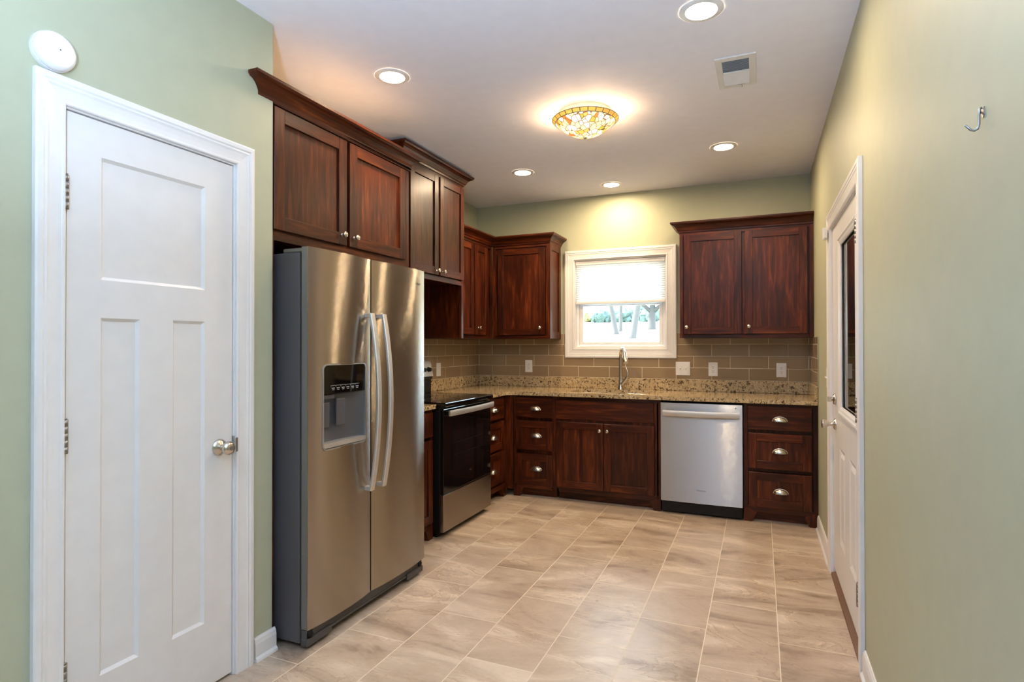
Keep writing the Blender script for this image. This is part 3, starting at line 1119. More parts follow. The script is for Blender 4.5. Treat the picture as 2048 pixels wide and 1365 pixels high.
# ------------------------------------------------------------------ worktops
def slab_with_hole(mb, outer, hole, z0, z1):
    for z in (z1, z0):
        loops = []
        for lp in ([outer] + ([hole] if hole else [])):
            vs = [mb._v((x, y, z)) for x, y in lp]
            loops += [mb.bm.edges.new((vs[i], vs[(i + 1) % len(vs)])) for i in range(len(vs))]
        bmesh.ops.triangle_fill(mb.bm, use_beauty=True, edges=loops)
    for lp in ([outer] + ([hole] if hole else [])):
        mb.strip([[(x, y, z0) for x, y in lp], [(x, y, z0 + 0.004) for x, y in lp], [(x, y, z1 - 0.004) for x, y in lp], [(x, y, z1) for x, y in lp]], 0, True, False, False)
    bmesh.ops.remove_doubles(mb.bm, verts=mb.bm.verts, dist=1e-5)


def rrect(x0, x1, y0, y1, r, n=6):
    pts = []
    for cx, cy, a0_ in ((x1 - r, y1 - r, 0), (x0 + r, y1 - r, 90), (x0 + r, y0 + r, 180), (x1 - r, y0 + r, 270)):
        for i in range(n + 1):
            a = rad(a0_ + 90 * i / n)
            pts.append((cx + r * math.cos(a), cy + r * math.sin(a)))
    return pts


CT = 0.914
CB = 0.884
ct = thing('countertop', 'speckled gold granite worktop running into the corner and along the back wall', 'countertop', (1.5, -0.3, CB))
off = (-1.5, 0.3, -CB)
m = MB(off)
XF, YF = 0.622, -0.643
fil = [(XF + 0.075 - 0.075 * math.cos(rad(a)), YF - 0.075 + 0.075 * math.sin(rad(a))) for a in range(0, 91, 10)]
outer = [(0.003, -1.090), (XF, -1.090)] + fil + [(W - 0.003, YF), (W - 0.003, -0.003), (0.003, -0.003)]
SX0, SX1, SY0, SY1 = 1.118, 1.802, -0.515, -0.115
slab_with_hole(m, outer, rrect(SX0, SX1, SY0, SY1, 0.07), CB, CT)
m.build('slab', 'granite', ct)
for b in ((0.024, W - 0.024, -0.023, -0.003), (0.003, 0.0235, -1.090, -0.003), (W - 0.0235, W - 0.003, YF + 0.006, -0.003)):
    m = MB(off)
    m.box(*b, CT + 0.0005, 1.014, 0, 0.002)
    m.build('upstand', 'granite', ct)
o = MB().box(-0.31, 0.309, -0.215, 0.215, 0, 0.03, 0, 0.003).build('countertop', 'granite')
o.location = (0.312, -2.080, CB)
tag(o, 'short piece of speckled gold granite worktop between refrigerator and range', 'countertop')

sk = thing('sink', 'undermount double-bowl stainless sink in the granite worktop', 'sink', (1.46, -0.315, 0.68))
def bowl(x0, x1, y0, y1, zt, zb):
    mb = MB((-1.46, 0.315, -0.68))
    rings = []
    for ins, z in ((-0.012, zt), (0.0, zt), (0.002, zt - 0.01), (0.010, zb + 0.03), (0.035, zb)):
        rings.append([(x, y, z) for x, y in rrect(x0 + ins, x1 - ins, y0 + ins, y1 - ins, 0.06)])
    mb.strip(rings, 0, True, False, True)
    mb.poly([(x, y, zb) for x, y in rrect(x0 + 0.035, x1 - 0.035, y0 + 0.035, y1 - 0.035, 0.06)])
    b_ = mb.build('bowl', 'sink', sk)
    mb = MB((-1.46, 0.315, -0.68))
    mb.lathe([(0.0, 0.0015), (0.03, 0.0015), (0.042, 0.004), (0.044, 0.001)], ((x0 + x1) / 2, (y0 + y1) / 2 + 0.05, zb), 'z', 20)
    mb.build('drain', 'chrome', b_)
bowl(SX0 + 0.002, 1.475, SY0 + 0.002, SY1 - 0.002, CB - 0.001, 0.69)
bowl(1.502, SX1 - 0.002, SY0 + 0.002, SY1 - 0.002, CB - 0.001, 0.72)

fa = thing('faucet', 'brushed nickel gooseneck faucet with pull-down head behind the sink', 'faucet', (1.483, -0.075, CT))
m = MB()
m.lathe([(0.0, 0.0006), (0.027, 0.0006), (0.026, 0.006), (0.0205, 0.02), (0.018, 0.06), (0.0165, 0.12), (0.015, 0.16)], (0, 0, 0), 'z', 24)
m.build('base', 'nickel', fa, autosmooth=50)
m = MB()
pts = [(0, 0, 0.155), (0, 0, 0.20), (0.001, -0.001, 0.26)]
for i in range(0, 11):
    a = rad(180 - 15.5 * i)
    q = 0.085
    d = q + q * math.cos(a)
    pts.append((0.42 * d, -0.91 * d, 0.29 + 0.082 * math.sin(a)))
m.tube(pts, [0.0145] * 4 + [0.014] * (len(pts) - 4), 16)
m.build('spout', 'nickel', fa, autosmooth=50)
m = MB()
a_ = Vector(pts[-1])
dirv = (a_ - Vector(pts[-2])).normalized()
m.tube([a_ - dirv * 0.02, a_ + dirv * 0.005, a_ + dirv * 0.05, a_ + dirv * 0.085, a_ + dirv * 0.090], [0.0150, 0.0165, 0.0195, 0.0230, 0.0210], 18)
m.build('spray_head', 'nickel', fa, autosmooth=50)
m = MB()
m.tube([(0.008, -0.004, 0.045), (0.035, -0.016, 0.075), (0.055, -0.024, 0.100), (0.066, -0.028, 0.122)], [0.0150, 0.0155, 0.0150, 0.0120], 14)
m.tube([(0.064, -0.028, 0.118), (0.070, -0.030, 0.150), (0.066, -0.028, 0.175), (0.052, -0.022, 0.205), (0.046, -0.020, 0.222)], [0.0105, 0.0075, 0.0065, 0.0060, 0.0045], 12)
m.build('lever', 'nickel', fa, autosmooth=50)


# ------------------------------------------------------------------ backsplash tiles
bs = thing('backsplash', 'taupe glass subway tiles along the walls above the granite', 'backsplash', (1.5, 0, 1.014))
off = (-1.5, 0, -1.014)
TH = 0.008
ZT = 1.424
m = MB(off)
cas0, cas1, casz = WX0 - 0.0885, WX1 + 0.0885, WZ0 - 0.0885
ZA = 1.0148
m.box(TH + 0.0005, cas0, -TH, -0.0005, ZA, 1.3755, 0, 0)
m.box(0.8955, cas0, -TH, -0.0005, 1.3755, ZT, 0, 0)
m.box(cas0, cas1, -TH, -0.0005, ZA, casz, 0, 0)
m.box(cas1, W - TH - 0.0005, -TH, -0.0005, ZA, 1.3732, 0, 0)
m.box(cas1, 2.0305, -TH, -0.0005, 1.3732, ZT, 0, 0)
m.build('back_wall_tiles', 'tile_x', bs)
m = MB(off)
m.box(0.0005, TH, -2.29, -0.0005, ZA, 1.3730, 0, 0)
m.build('left_wall_tiles', 'tile_y', bs)
m = MB(off)
m.box(W - TH, W - 0.0005, -0.700, -TH - 0.0005, ZA, 1.3725, 0, 0)
m.build('right_wall_tiles', 'tile_y', bs)
m = MB(off)
m.box(W - TH - 0.002, W - 0.0005, -0.7035, -0.7005, ZA, 1.3745, 0, 0.0005)
m.build('metal_edge', 'tile_edge', bs)


# ------------------------------------------------------------------ switches and sockets
def outlet(label, loc, rotz, gang=1, kind='outlet', cat='outlet', group='white wall plates'):
    t = thing({'outlet': 'wall_outlet', 'switch': 'light_switch', 'blank': 'wall_outlet'}[kind], label, cat, loc, rotz, group)
    w = 0.076 if gang == 1 else 0.122
    mb = MB()
    mb.box(-w / 2, w / 2, -0.0065, -0.0003, -0.059, 0.059, 0, 0.0022, 2)
    mb.build('cover_plate', 'plastic', t)
    for g in range(gang):
        x = (g - (gang - 1) / 2) * 0.046
        mb = MB()
        if kind == 'switch':
            mb.box(x - 0.0055, x + 0.0055, -0.0085, -0.0062, -0.013, 0.013, 0, 0.001)
            mb.strip([[(x - 0.004, -0.008, -0.004), (x + 0.004, -0.008, -0.004), (x + 0.004, -0.008, 0.007), (x - 0.004, -0.008, 0.007)],
                      [(x - 0.003, -0.019, 0.004), (x + 0.003, -0.019, 0.004), (x + 0.003, -0.017, 0.011), (x - 0.003, -0.017, 0.011)]], 0, True, True, False)
            mb.build('toggle', 'plastic', t)
        else:
            mb.box(x - 0.0165, x + 0.0165, -0.0078, -0.0062, -0.033, 0.033, 0, 0.0015)
            rc = mb.build('receptacle', 'plastic', t)
            if kind == 'outlet':
                mb = MB()
                for zc in (0.017, -0.017):
                    mb.box(x - 0.0075, x - 0.0052, -0.0083, -0.0077, zc - 0.001, zc + 0.009, 0, 0)
                    mb.box(x + 0.0052, x + 0.0075, -0.0083, -0.0077, zc - 0.001, zc + 0.008, 0, 0)
                    mb.lathe([(0.0, 0.0077), (0.0028, 0.0077), (0.0028, 0.0083), (0.0, 0.0083)], (x, 0, zc - 0.009), 'y', 10, sign=-1)
                mb.build('slots', 'slot', rc)
    return t


YT = -TH - 0.0003
outlet('white power outlet on the tiles under the corner cabinet, left of the window', (0.565, YT, 1.112), 0)
outlet('white double light switch plate on the tiles just right of the window', (2.021, YT, 1.109), 0, 2, 'switch', 'light switch')
outlet('white power outlet on the tiles above the dishwasher', (2.272, YT, 1.107), 0)
outlet('white power outlet on the tiles nearest the right wall', (2.806, YT, 1.107), 0)
outlet('white outlet on the left wall tiles beside the range control panel', (TH + 0.0003, -0.800, 1.101), L, 1, 'blank')
outlet('white light switch on the right wall just before the outside door casing', (W, -1.290, 1.115), -L, 1, 'switch', 'light switch')


# ------------------------------------------------------------------ refrigerator
fr = thing('refrigerator', 'stainless side-by-side refrigerator with dispenser, under the cherry cabinet', 'refrigerator', (0.812, -3.343, 0), L)
FRW = 0.940
XG = 0.439                                               # gap between the doors
m = MB()
m.box(0, FRW, 0, 0.700, 0.028, 1.722, 0, 0.004, 2)
m.build('body', 'fridge_side', fr)


def curved_door(x0, x1, z0, z1, name, hole=None):
    """front face bulges out; local -Y is the room"""
    mb = MB()
    yb = -0.009

    def yf(x):
        s = (x - x0) / (x1 - x0) * 2 - 1
        return -0.045 - 0.0155 * (1 - abs(s) ** 2.5)
    xs = sorted(set([x0 + (x1 - x0) * i / 24 for i in range(25)] + ([hole[0], hole[1]] if hole else [])))
    zs = sorted({z0, z1, *([hole[2], hole[3]] if hole else [])})
    for xa, xb in zip(xs[:-1], xs[1:]):
        for za, zb in zip(zs[:-1], zs[1:]):
            if hole and hole[0] <= xa and xb <= hole[1] and hole[2] <= za and zb <= hole[3]:
                continue
            f = mb.poly([(xa, yf(xa), za), (xb, yf(xb), za), (xb, yf(xb), zb), (xa, yf(xa), zb)], 0)
            f.smooth = True
        for z in (z0, z1):
            mb.poly([(xa, yf(xa), z), (xb, yf(xb), z), (xb, yb, z), (xa, yb, z)], 1)
    for x in (x0, x1):
        inner = abs(x - XG) < 0.02  # edges along the gap are blackened to imitate its shade
        mb.strip([[(x, yf(x), z0), (x, yf(x), z1)], [(x, yf(x) + 0.004, z0), (x, yf(x) + 0.004, z1)]], 2 if inner else 0, False, False, False)
        mb.poly([(x, yf(x) + 0.004, z0), (x, yf(x) + 0.004, z1), (x, yb, z1), (x, yb, z0)], 2 if inner else 1)
    if not hole:
        mb.poly([(x0, yb, z0), (x1, yb, z0), (x1, yb, z1), (x0, yb, z1)], 1)
    bmesh.ops.remove_doubles(mb.bm, verts=mb.bm.verts, dist=1e-5)
    return mb.build(name, ['steel_dimmed', 'fridge_door_side', 'gap_shade'], fr, uv=(0, 2), autosmooth=30), yf


DX0, DX1, DZ0, DZ1 = 0.084, 0.384, 0.852, 1.228
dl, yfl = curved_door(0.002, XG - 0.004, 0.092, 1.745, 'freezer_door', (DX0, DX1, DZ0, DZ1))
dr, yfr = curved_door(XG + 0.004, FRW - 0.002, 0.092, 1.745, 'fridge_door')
m = MB()
m.box(XG - 0.012, XG + 0.012, -0.0088, -0.0005, 0.092, 1.740, 0, 0)
m.box(0.010, FRW - 0.010, -0.0088, -0.0005, 1.700, 1.720, 0, 0)
m.build('gap_shade_strip', 'gap_shade', fr)  # black strips added to darken the gaps around the doors
# dispenser
m = MB()
o_ = rrect(DX0 - 0.005, DX1 + 0.005, DZ0 - 0.005, DZ1 + 0.005, 0.024)
i_ = rrect(DX0 + 0.001, DX1 - 0.001, DZ0 + 0.001, DZ1 - 0.001, 0.020)
m.strip([[(x, yfl(x) + 0.001, z) for x, z in o_], [(x, yfl(x) - 0.004, z) for x, z in o_], [(x, yfl(x) - 0.004, z) for x, z in i_], [(x, yfl(x) + 0.012, z) for x, z in i_]], 0, True, False, False)
dsp = m.build('dispenser_frame', 'hinge_light', dl)
m = MB()
m.poly([(DX0 + 0.001, -0.050, 1.098), (DX1 - 0.001, -0.050, 1.098), (DX1 - 0.001, -0.053, DZ1 - 0.001), (DX0 + 0.001, -0.053, DZ1 - 0.001)])
m.poly([(DX0 + 0.001, -0.050, 1.098), (DX1 - 0.001, -0.050, 1.098), (DX1 - 0.001, -0.015, 1.088), (DX0 + 0.001, -0.015, 1.088)])
cp = m.build('control_panel', 'black_glass', dl)
m = MB()
for k in range(6):
    xa = DX0 + 0.055 + k * 0.034
    m.box(xa, xa + 0.031, -0.0515, -0.0508, 1.134, 1.1355, 0, 0).box(xa, xa + 0.001, -0.0515, -0.0508, 1.127, 1.134, 0, 0)
    m.box(xa + 0.006, xa + 0.026, -0.0515, -0.0508, 1.121, 1.1245, 0, 0).box(xa + 0.009, xa + 0.024, -0.0515, -0.0508, 1.114, 1.1165, 0, 0)
m.build('panel_marks', 'mark', cp)
m = MB()                                                 # hollow behind the frame
n = 12
back = [(DX0 + 0.001, -0.046)] + [(DX0 + 0.001 + (DX1 - DX0 - 0.002) * i / n, -0.046 + 0.036 * math.sin(math.pi * i / n) ** 0.5) for i in range(1, n)] + [(DX1 - 0.001, -0.046)]
m.strip([[(x, y, DZ0 + 0.002) for x, y in back], [(x, y, 1.098) for x, y in back]], 0, False, False, True)
m.build('dispenser_recess', 'cavity', dl)
m = MB()
m.poly([(x, y, DZ0 + 0.026) for x, y in back])
m.strip([[(DX0 + 0.001, -0.054, DZ0 + 0.004), (DX1 - 0.001, -0.054, DZ0 + 0.004)], [(DX0 + 0.001, -0.0545, DZ0 + 0.024), (DX1 - 0.001, -0.0545, DZ0 + 0.024)],
         [(DX0 + 0.001, -0.046, DZ0 + 0.026), (DX1 - 0.001, -0.046, DZ0 + 0.026)]], 0, False, False, False)
m.build('drip_tray', 'handle', dl)
m = MB()
m.box(DX0 + 0.110, DX0 + 0.168, -0.040, -0.028, 0.945, 1.072, 0, 0.006, 2)
m.box(DX0 + 0.012, DX0 + 0.090, -0.044, -0.022, 1.074, 1.094, 0, 0.003)
m.box(DX0 + 0.020, DX0 + 0.062, -0.040, -0.030, 0.945, 1.060, 0, 0.006, 2)
m.build('dispenser_paddles', 'fridge_side', dl)


def bow_handle(parent, x, z0, z1, yend, bow, name='handle'):
    mb = MB()
    n = 26
    rings = []
    for i in range(n + 1):
        s = i / n * 2 - 1
        z = z0 + (z1 - z0) * i / n
        y = yend - bow * (1 - s * s)
        hw, ht = 0.0155, 0.0065
        rings.append([(x - hw, y + ht, z), (x + hw, y + ht, z), (x + hw, y - ht * 0.4, z), (x + hw * 0.8, y - ht, z), (x - hw * 0.8, y - ht, z), (x - hw, y - ht * 0.4, z)])
    mb.strip(rings, 0, True, True, False)
    for z in (z0 + 0.010, z1 - 0.010):
        mb.box(x - 0.013, x + 0.013, yend - 0.002, -0.046, z - 0.0095, z + 0.0095, 0, 0.001)
    return mb.build(name, 'handle', parent, autosmooth=35)


bow_handle(dl, XG - 0.046, 0.608, 1.474, -0.086, 0.044)
bow_handle(dr, XG + 0.052, 0.608, 1.474, -0.086, 0.044)
bx = -2.492 + 3.343
text_mesh('brand_lettering', 'Whirlpool', 0.017, 'mark_dark', dr, (bx, yfr(bx) - 0.0006, 1.665), (rad(90), 0, rad(2)))
m = MB()
m.box(0.008, FRW - 0.008, -0.030, -0.0005, 0.042, 0.088, 0, 0.003)
m.box(0.004, 0.165, -0.040, -0.001, 0.016, 0.050, 0, 0.006, 2).box(FRW - 0.165, FRW - 0.004, -0.040, -0.001, 0.016, 0.050, 0, 0.006, 2)
m.box(0.168, FRW - 0.168, -0.034, -0.001, 0.034, 0.043, 0, 0.002)
m.build('toe_grille', 'grille', fr)
for x in (0.075, FRW - 0.075):
    m = MB()
    m.lathe([(0.0, 0.001), (0.018, 0.001), (0.020, 0.006), (0.010, 0.012), (0.010, 0.027)], (x, 0.03, 0.0), 'z', 14)
    m.build('leveling_foot', 'black', fr)
    m = MB()
    m.lathe([(0.014, 0.052), (0.016, 0.070), (0.012, 0.074), (0.012, 0.091)], (0.030 if x < 0.4 else FRW - 0.030, -0.030, 0.0), 'z', 12)
    m.build('lower_hinge', 'black', fr)
for x0 in (0.004, FRW - 0.064):
    m = MB()
    m.box(x0, x0 + 0.060, -0.030, 0.100, 1.7225, 1.742, 0, 0.006, 2)
    m.build('hinge_cover', 'fridge_door_side', fr)


# ------------------------------------------------------------------ range
rg = thing('range', 'freestanding electric range with black glass door and steel drawer', 'range', (0.640, -1.856, 0), L)
RW = 0.762
m = MB()
m.box(0, RW, 0, 0.60, 0.035, 0.895, 0, 0.002)
m.box(0.02, RW - 0.02, 0.03, 0.59, 0.002, 0.034, 0, 0.001)
m.build('body', 'black', rg)
m = MB()
m.box(-0.002, RW + 0.002, -0.046, 0.56, 0.896, 0.926, 0, 0.006, 2)
ctp = m.build('cooktop', 'black_glass', rg)
for (x, y, r) in ((0.20, 0.12, 0.105), (0.56, 0.12, 0.085), (0.20, 0.40, 0.075), (0.56, 0.40, 0.105)):
    m = MB()
    m.lathe([(r, 0.0002), (r + 0.003, 0.0002), (r + 0.003, 0.0005), (r, 0.0005)], (x, y, 0.926), 'z', 36, caps=False)
    m.build('burner_ring', 'mark_dark', ctp)
m = MB()
m.box(0.006, RW - 0.006, -0.026, -0.0005, 0.300, 0.880, 0, 0.004, 2)
od = m.build('oven_door', 'black_glass', rg)
m = MB()
m.box(0.130, RW - 0.130, -0.0268, -0.0258, 0.445, 0.720, 0, 0)
m.build('oven_window', 'window_glass_dark', od)
m = MB()
for z in (0.545, 0.630):
    m.box(0.150, RW - 0.150, -0.0274, -0.0268, z, z + 0.002, 0, 0)
m.build('rack_lines', 'black', od)
m = MB()
n = 24
rings = []
for i in range(n + 1):
    s = i / n * 2 - 1
    x = 0.030 + (RW - 0.06) * i / n
    y = -0.060 - 0.016 * (1 - s * s)
    rings.append([(x, y + 0.006, 0.834), (x, y - 0.004, 0.832), (x, y - 0.007, 0.842), (x, y - 0.007, 0.862), (x, y - 0.004, 0.872), (x, y + 0.006, 0.870)])
m.strip(rings, 0, True, True, False)
m.build('handle', 'handle', od, autosmooth=30)
for x in (0.040, RW - 0.052):
    m = MB()
    m.box(x, x + 0.012, -0.060, -0.026, 0.838, 0.866, 0, 0.001)
    m.build('handle_mount', 'black', od)
m = MB()
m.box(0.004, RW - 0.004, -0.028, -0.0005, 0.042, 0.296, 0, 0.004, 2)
m.build('storage_drawer', 'steel_dimmed', rg, uv=(0, 2))
m = MB()
lp = [(math.cos(a) * 0.017, math.sin(a) * 0.0085) for a in [2 * math.pi * i / 28 for i in range(28)]]
li = [(x * 0.84, z * 0.76 + 0.0008) for x, z in lp]
m.strip([[(0.405 + x, -0.0268, 0.398 + z) for x, z in lp], [(0.405 + x, -0.0278, 0.398 + z) for x, z in lp],
         [(0.405 + x, -0.0278, 0.398 + z) for x, z in li], [(0.405 + x, -0.0268, 0.398 + z) for x, z in li]], 0, True, False, False)
m.box(0.396, 0.414, -0.0278, -0.0266, 0.3945, 0.3975, 0, 0)
m.build('emblem', 'chrome', od)
m = MB()                                                 # control panel at the back
m.prism([(0.525, 0.927), (0.60, 0.927), (0.60, 1.060), (0.515, 1.060), (0.512, 1.045), (0.525, 1.030)], 'yz', 0.004, RW - 0.004)
bg = m.build('backguard', 'black', rg)
m = MB()
m.prism([(0.505, 1.0605), (0.60, 1.0605), (0.60, 1.192), (0.560, 1.192), (0.538, 1.184), (0.530, 1.170)], 'yz', 0.0, RW)
cpn = m.build('control_panel', 'handle', bg)
m = MB()
m.prism([(0.5095, 1.085), (0.5230, 1.145), (0.5265, 1.145), (0.5130, 1.085)], 'yz', 0.20, RW - 0.20)
m.build('display', 'black_glass', cpn)
for x in (0.06, 0.14, RW - 0.14, RW - 0.06):
    m = MB()
    m.lathe([(0.022, 0.0), (0.022, 0.006), (0.017, 0.010), (0.016, 0.028), (0.0, 0.029)], (x, 0.520, 1.116), 'y', 20, sign=-1)
    m.build('control_knob', 'black', cpn, autosmooth=50)


# ------------------------------------------------------------------ dishwasher
dw = thing('dishwasher', 'stainless dishwasher under the granite worktop, right of the sink cabinet', 'dishwasher', (1.9225, -0.600, 0))
DWW = 0.603
m = MB()
m.box(0.004, DWW - 0.004, 0.010, 0.58, 0.012, 0.872, 0, 0.001)
m.build('body', 'black', dw)
m = MB()


def ydw(x):
    s = (x - 0.004) / (DWW - 0.008) * 2 - 1
    return -0.046 - 0.006 * (1 - s * s)


xs = [0.004 + (DWW - 0.008) * i / 24 for i in range(25)]
m.strip([[(x, ydw(x), 0.103), (x, ydw(x), 0.866)] for x in xs], 0, False, False, True)
m.strip([[(x, ydw(x), 0.866), (x, 0.0095, 0.870)] for x in xs], 1, False, False, False)
m.strip([[(x, ydw(x), 0.103), (x, 0.0095, 0.103)] for x in xs], 1, False, False, False)
for x in (xs[0], xs[-1]):
    m.poly([(x, ydw(x), 0.103), (x, ydw(x), 0.866), (x, 0.0095, 0.870), (x, 0.0095, 0.103)], 1)
bmesh.ops.remove_doubles(m.bm, verts=m.bm.verts, dist=1e-5)
dd = m.build('door', ['steel', 'black'], dw, uv=(0, 2), autosmooth=30)
m = MB()
rings = []
for i in range(25):
    s = i / 24 * 2 - 1
    x = 0.022 + (DWW - 0.044) * i / 24
    y = -0.076 - 0.016 * (1 - s * s)
    rings.append([(x, y + 0.006, 0.768), (x, y - 0.004, 0.768), (x, y - 0.007, 0.775), (x, y - 0.007, 0.803), (x, y - 0.004, 0.810), (x, y + 0.006, 0.810)])
m.strip(rings, 0, True, True, False)
m.box(0.024, 0.038, -0.074, -0.044, 0.771, 0.807, 0, 0.001).box(DWW - 0.038, DWW - 0.024, -0.074, -0.044, 0.771, 0.807, 0, 0.001)
m.build('handle', 'handle', dd, autosmooth=30)
text_mesh('brand_lettering', 'Whirlpool', 0.0165, 'mark_dark', dd, (0.305, ydw(0.305) - 0.0006, 0.203), (rad(90), 0, 0))
m = MB()
m.lathe([(0.0, 0.0), (0.004, 0.0), (0.004, 0.001), (0.0, 0.001)], (DWW - 0.050, ydw(DWW - 0.05) - 0.0002, 0.842), 'y', 12, sign=-1)
m.build('indicator_light', 'mark_dark', dd)
m = MB()
m.box(0.006, DWW - 0.006, -0.014, 0.0095, 0.014, 0.099, 0, 0.002)
m.build('kick_plate', 'black', dw)


# ------------------------------------------------------------------ ceiling
def downlight(label, x, y):
    t = thing('recessed_light', label, 'ceiling light', (x, y, H), 0, 'recessed ceiling lights')
    mb = MB()
    mb.lathe([(0.0615, -0.0030), (0.0640, -0.0075), (0.072, -0.0072), (0.085, -0.0050), (0.0895, -0.0025), (0.0895, -0.0004)], (0, 0, 0), 'z', 40, caps=False)
    mb.build('trim_ring', 'plastic', t, autosmooth=60)
    mb = MB()
    mb.lathe([(0.0, -0.0036), (0.061, -0.0036)], (0, 0, 0), 'z', 24, caps=False)
    mb.build('lens', 'lens', t)
    return t


downlight('recessed ceiling light above the refrigerator side, nearest the pantry wall', 0.895, -2.775)
downlight('recessed ceiling light nearest the camera, beside the ceiling vent', 2.425, -2.765)
downlight('recessed ceiling light in front of the tall range cabinet', 0.888, -0.958)
downlight('recessed ceiling light in front of the cabinet right of the window', 2.414, -0.962)
downlight('recessed ceiling light close to the back wall above the window', 1.463, -0.327)

cl = thing('ceiling_lamp', 'leaded amber stained-glass bowl lamp in the middle of the ceiling', 'ceiling lamp', (1.685, -1.925, H))
m = MB()
m.lathe([(0.0, -0.0005), (0.155, -0.0005), (0.155, -0.010), (0.120, -0.016), (0.0, -0.016)], (0, 0, 0), 'z', 36)
m.build('ceiling_pan', 'plastic', cl)
RB, ZR, ZBt = 0.198, -0.045, -0.150


def bowl_z(r):
    return ZBt + (ZR - ZBt) * (r / RB) ** 1.9


m = MB()
m.lathe([(0.004 + (RB * 0.905 - 0.004) * i / 16, bowl_z(0.004 + (RB * 0.905 - 0.004) * i / 16)) for i in range(17)], (0, 0, 0), 'z', 64, caps=False)
bw = m.build('glass_bowl', 'stained', cl)
m = MB()
m.lathe([(RB * 0.905, bowl_z(RB * 0.905)), (RB * 0.95, bowl_z(RB * 0.95)), (RB, ZR)], (0, 0, 0), 'z', 64, caps=False)
m.build('glass_border', 'stained_rim', cl)
m = MB()
for r_ in (RB * 0.905, RB):
    m.tube([(r_ * math.cos(rad(a)), r_ * math.sin(rad(a)), bowl_z(r_) - 0.0005) for a in range(0, 361, 6)], 0.0022, 6)
m.lathe([(0.0, -0.012), (0.008, -0.009), (0.010, -0.003), (0.0, 0.001)], (0, 0, ZBt), 'z', 16)
m.build('metal_band', 'hinge', cl)
for k in range(3):
    a = rad(25 + 120 * k)
    m = MB()
    m.tube([(0.12 * math.cos(a), 0.12 * math.sin(a), -0.016), (0.165 * math.cos(a), 0.165 * math.sin(a), -0.036), (RB * math.cos(a), RB * math.sin(a), ZR)], 0.004, 8)
    m.build('bracket', 'hinge', cl)
for k in range(2):
    ld = bpy.data.lights.new('bulb', 'POINT')
    ld.energy = BULB
    ld.color = (1.0, 0.66, 0.38)
    ld.shadow_soft_size = 0.025
    lo = bpy.data.objects.new('bulb', ld)
    COL.objects.link(lo)
    lo.parent = cl
    lo.location = (0.09 * (1 if k else -1), 0.02, -0.055)

vt = thing('ceiling_vent', 'square white air vent in the ceiling with two banks of louvers', 'air vent', (2.538, -2.128, H))
VX, VY = 0.094, 0.177
m = MB()
for b in ((-VX, -0.062, -VY, VY), (0.062, VX, -VY, VY), (-0.062, 0.062, -VY, -0.140), (-0.062, 0.062, 0.140, VY), (-0.062, 0.062, -0.006, 0.006)):
    m.box(*b, -0.008, -0.0004, 0, 0.0015)
m.build('frame', 'plastic', vt)
m = MB()
m.box(-0.0625, 0.0625, -0.1405, 0.1405, -0.0012, -0.0004, 0, 0)
m.build('duct_shade', 'vent_dark', vt)  # flat grey sheet in place of the shade behind the louvers
for bank, s in ((-1, 1), (1, -1)):
    for k in range(11):
        yc = bank * 0.008 + bank * (k + 0.5) * 0.0119
        m = MB()
        m.strip([[(x, yc - 0.0052, -0.0072 if s > 0 else -0.0022), (x, yc + 0.0052, -0.0022 if s > 0 else -0.0072),
                  (x, yc + 0.0052, -0.0014 if s > 0 else -0.0064), (x, yc - 0.0052, -0.0064 if s > 0 else -0.0014)] for x in (-0.0618, 0.0618)], 0, True, True, False)
        m.build('louver', 'plastic', vt)
m = MB()
m.box(0.022, 0.026, 0.150, 0.156, -0.022, -0.0075, 0, 0.0005).box(0.004, 0.040, 0.146, 0.150, -0.0092, -0.0078, 0, 0)
m.build('damper_lever', 'mark', vt)


# ------------------------------------------------------------------ small things on the walls
sd = thing('smoke_detector', 'round white smoke detector above the pantry door', 'smoke detector', (XP, -4.243, 2.193), L)
m = MB()
m.lathe([(0.0, 0.0004), (0.058, 0.0004), (0.058, 0.012)], (0, 0, 0), 'y', 40, sign=-1)
m.build('base', 'plastic', sd, autosmooth=50)
m = MB()
m.lathe([(0.056, 0.0125), (0.0565, 0.022), (0.052, 0.031), (0.046, 0.0345), (0.044, 0.0335), (0.0, 0.0350)], (0, 0, 0), 'y', 40, caps=False, sign=-1)
m.build('cover', 'plastic', sd, autosmooth=50)
m = MB()
m.lathe([(0.0, 0.0348), (0.0022, 0.0348), (0.0022, 0.0354), (0.0, 0.0354)], (0.006, 0, 0.004), 'y', 10, sign=-1)
m.build('indicator_light', 'slot', sd)

ss = thing('door_sensor', 'small white alarm contact on the casing top of the outside door', 'door sensor', (W - 0.0195, -1.455, 1.965), -L)
m = MB()
m.box(-0.014, 0.014, -0.022, -0.0005, -0.035, 0.035, 0, 0.003, 2)
m.build('sensor_body', 'plastic', ss)
m = MB()
m.box(0.018, 0.034, -0.018, -0.0005, -0.028, 0.018, 0, 0.002)
m.build('magnet', 'plastic', ss)

hk = thing('wall_hook', 'small metal coat hook on the bare right wall', 'hook', (W, -3.965, 1.734), -L)
m = MB()
m.prism([(-0.012, 0.020), (0.008, 0.020), (0.008, 0.006), (0.004, 0.000), (-0.002, 0.004)], 'xz', -0.0020, -0.0002)
m.build('plate', 'hinge', hk)
m = MB()
m.tube([(0.001, -0.003, 0.020), (0.001, -0.006, 0.018), (0.001, -0.007, 0.008), (0.001, -0.007, -0.010), (0.001, -0.009, -0.018), (0.001, -0.014, -0.021), (0.001, -0.019, -0.019), (0.001, -0.028, -0.009)], 0.0022, 8)
m.tube([(-0.010, -0.002, 0.017), (0.001, -0.007, 0.004)], 0.0016, 6)
m.build('hook_arm', 'hinge', hk)

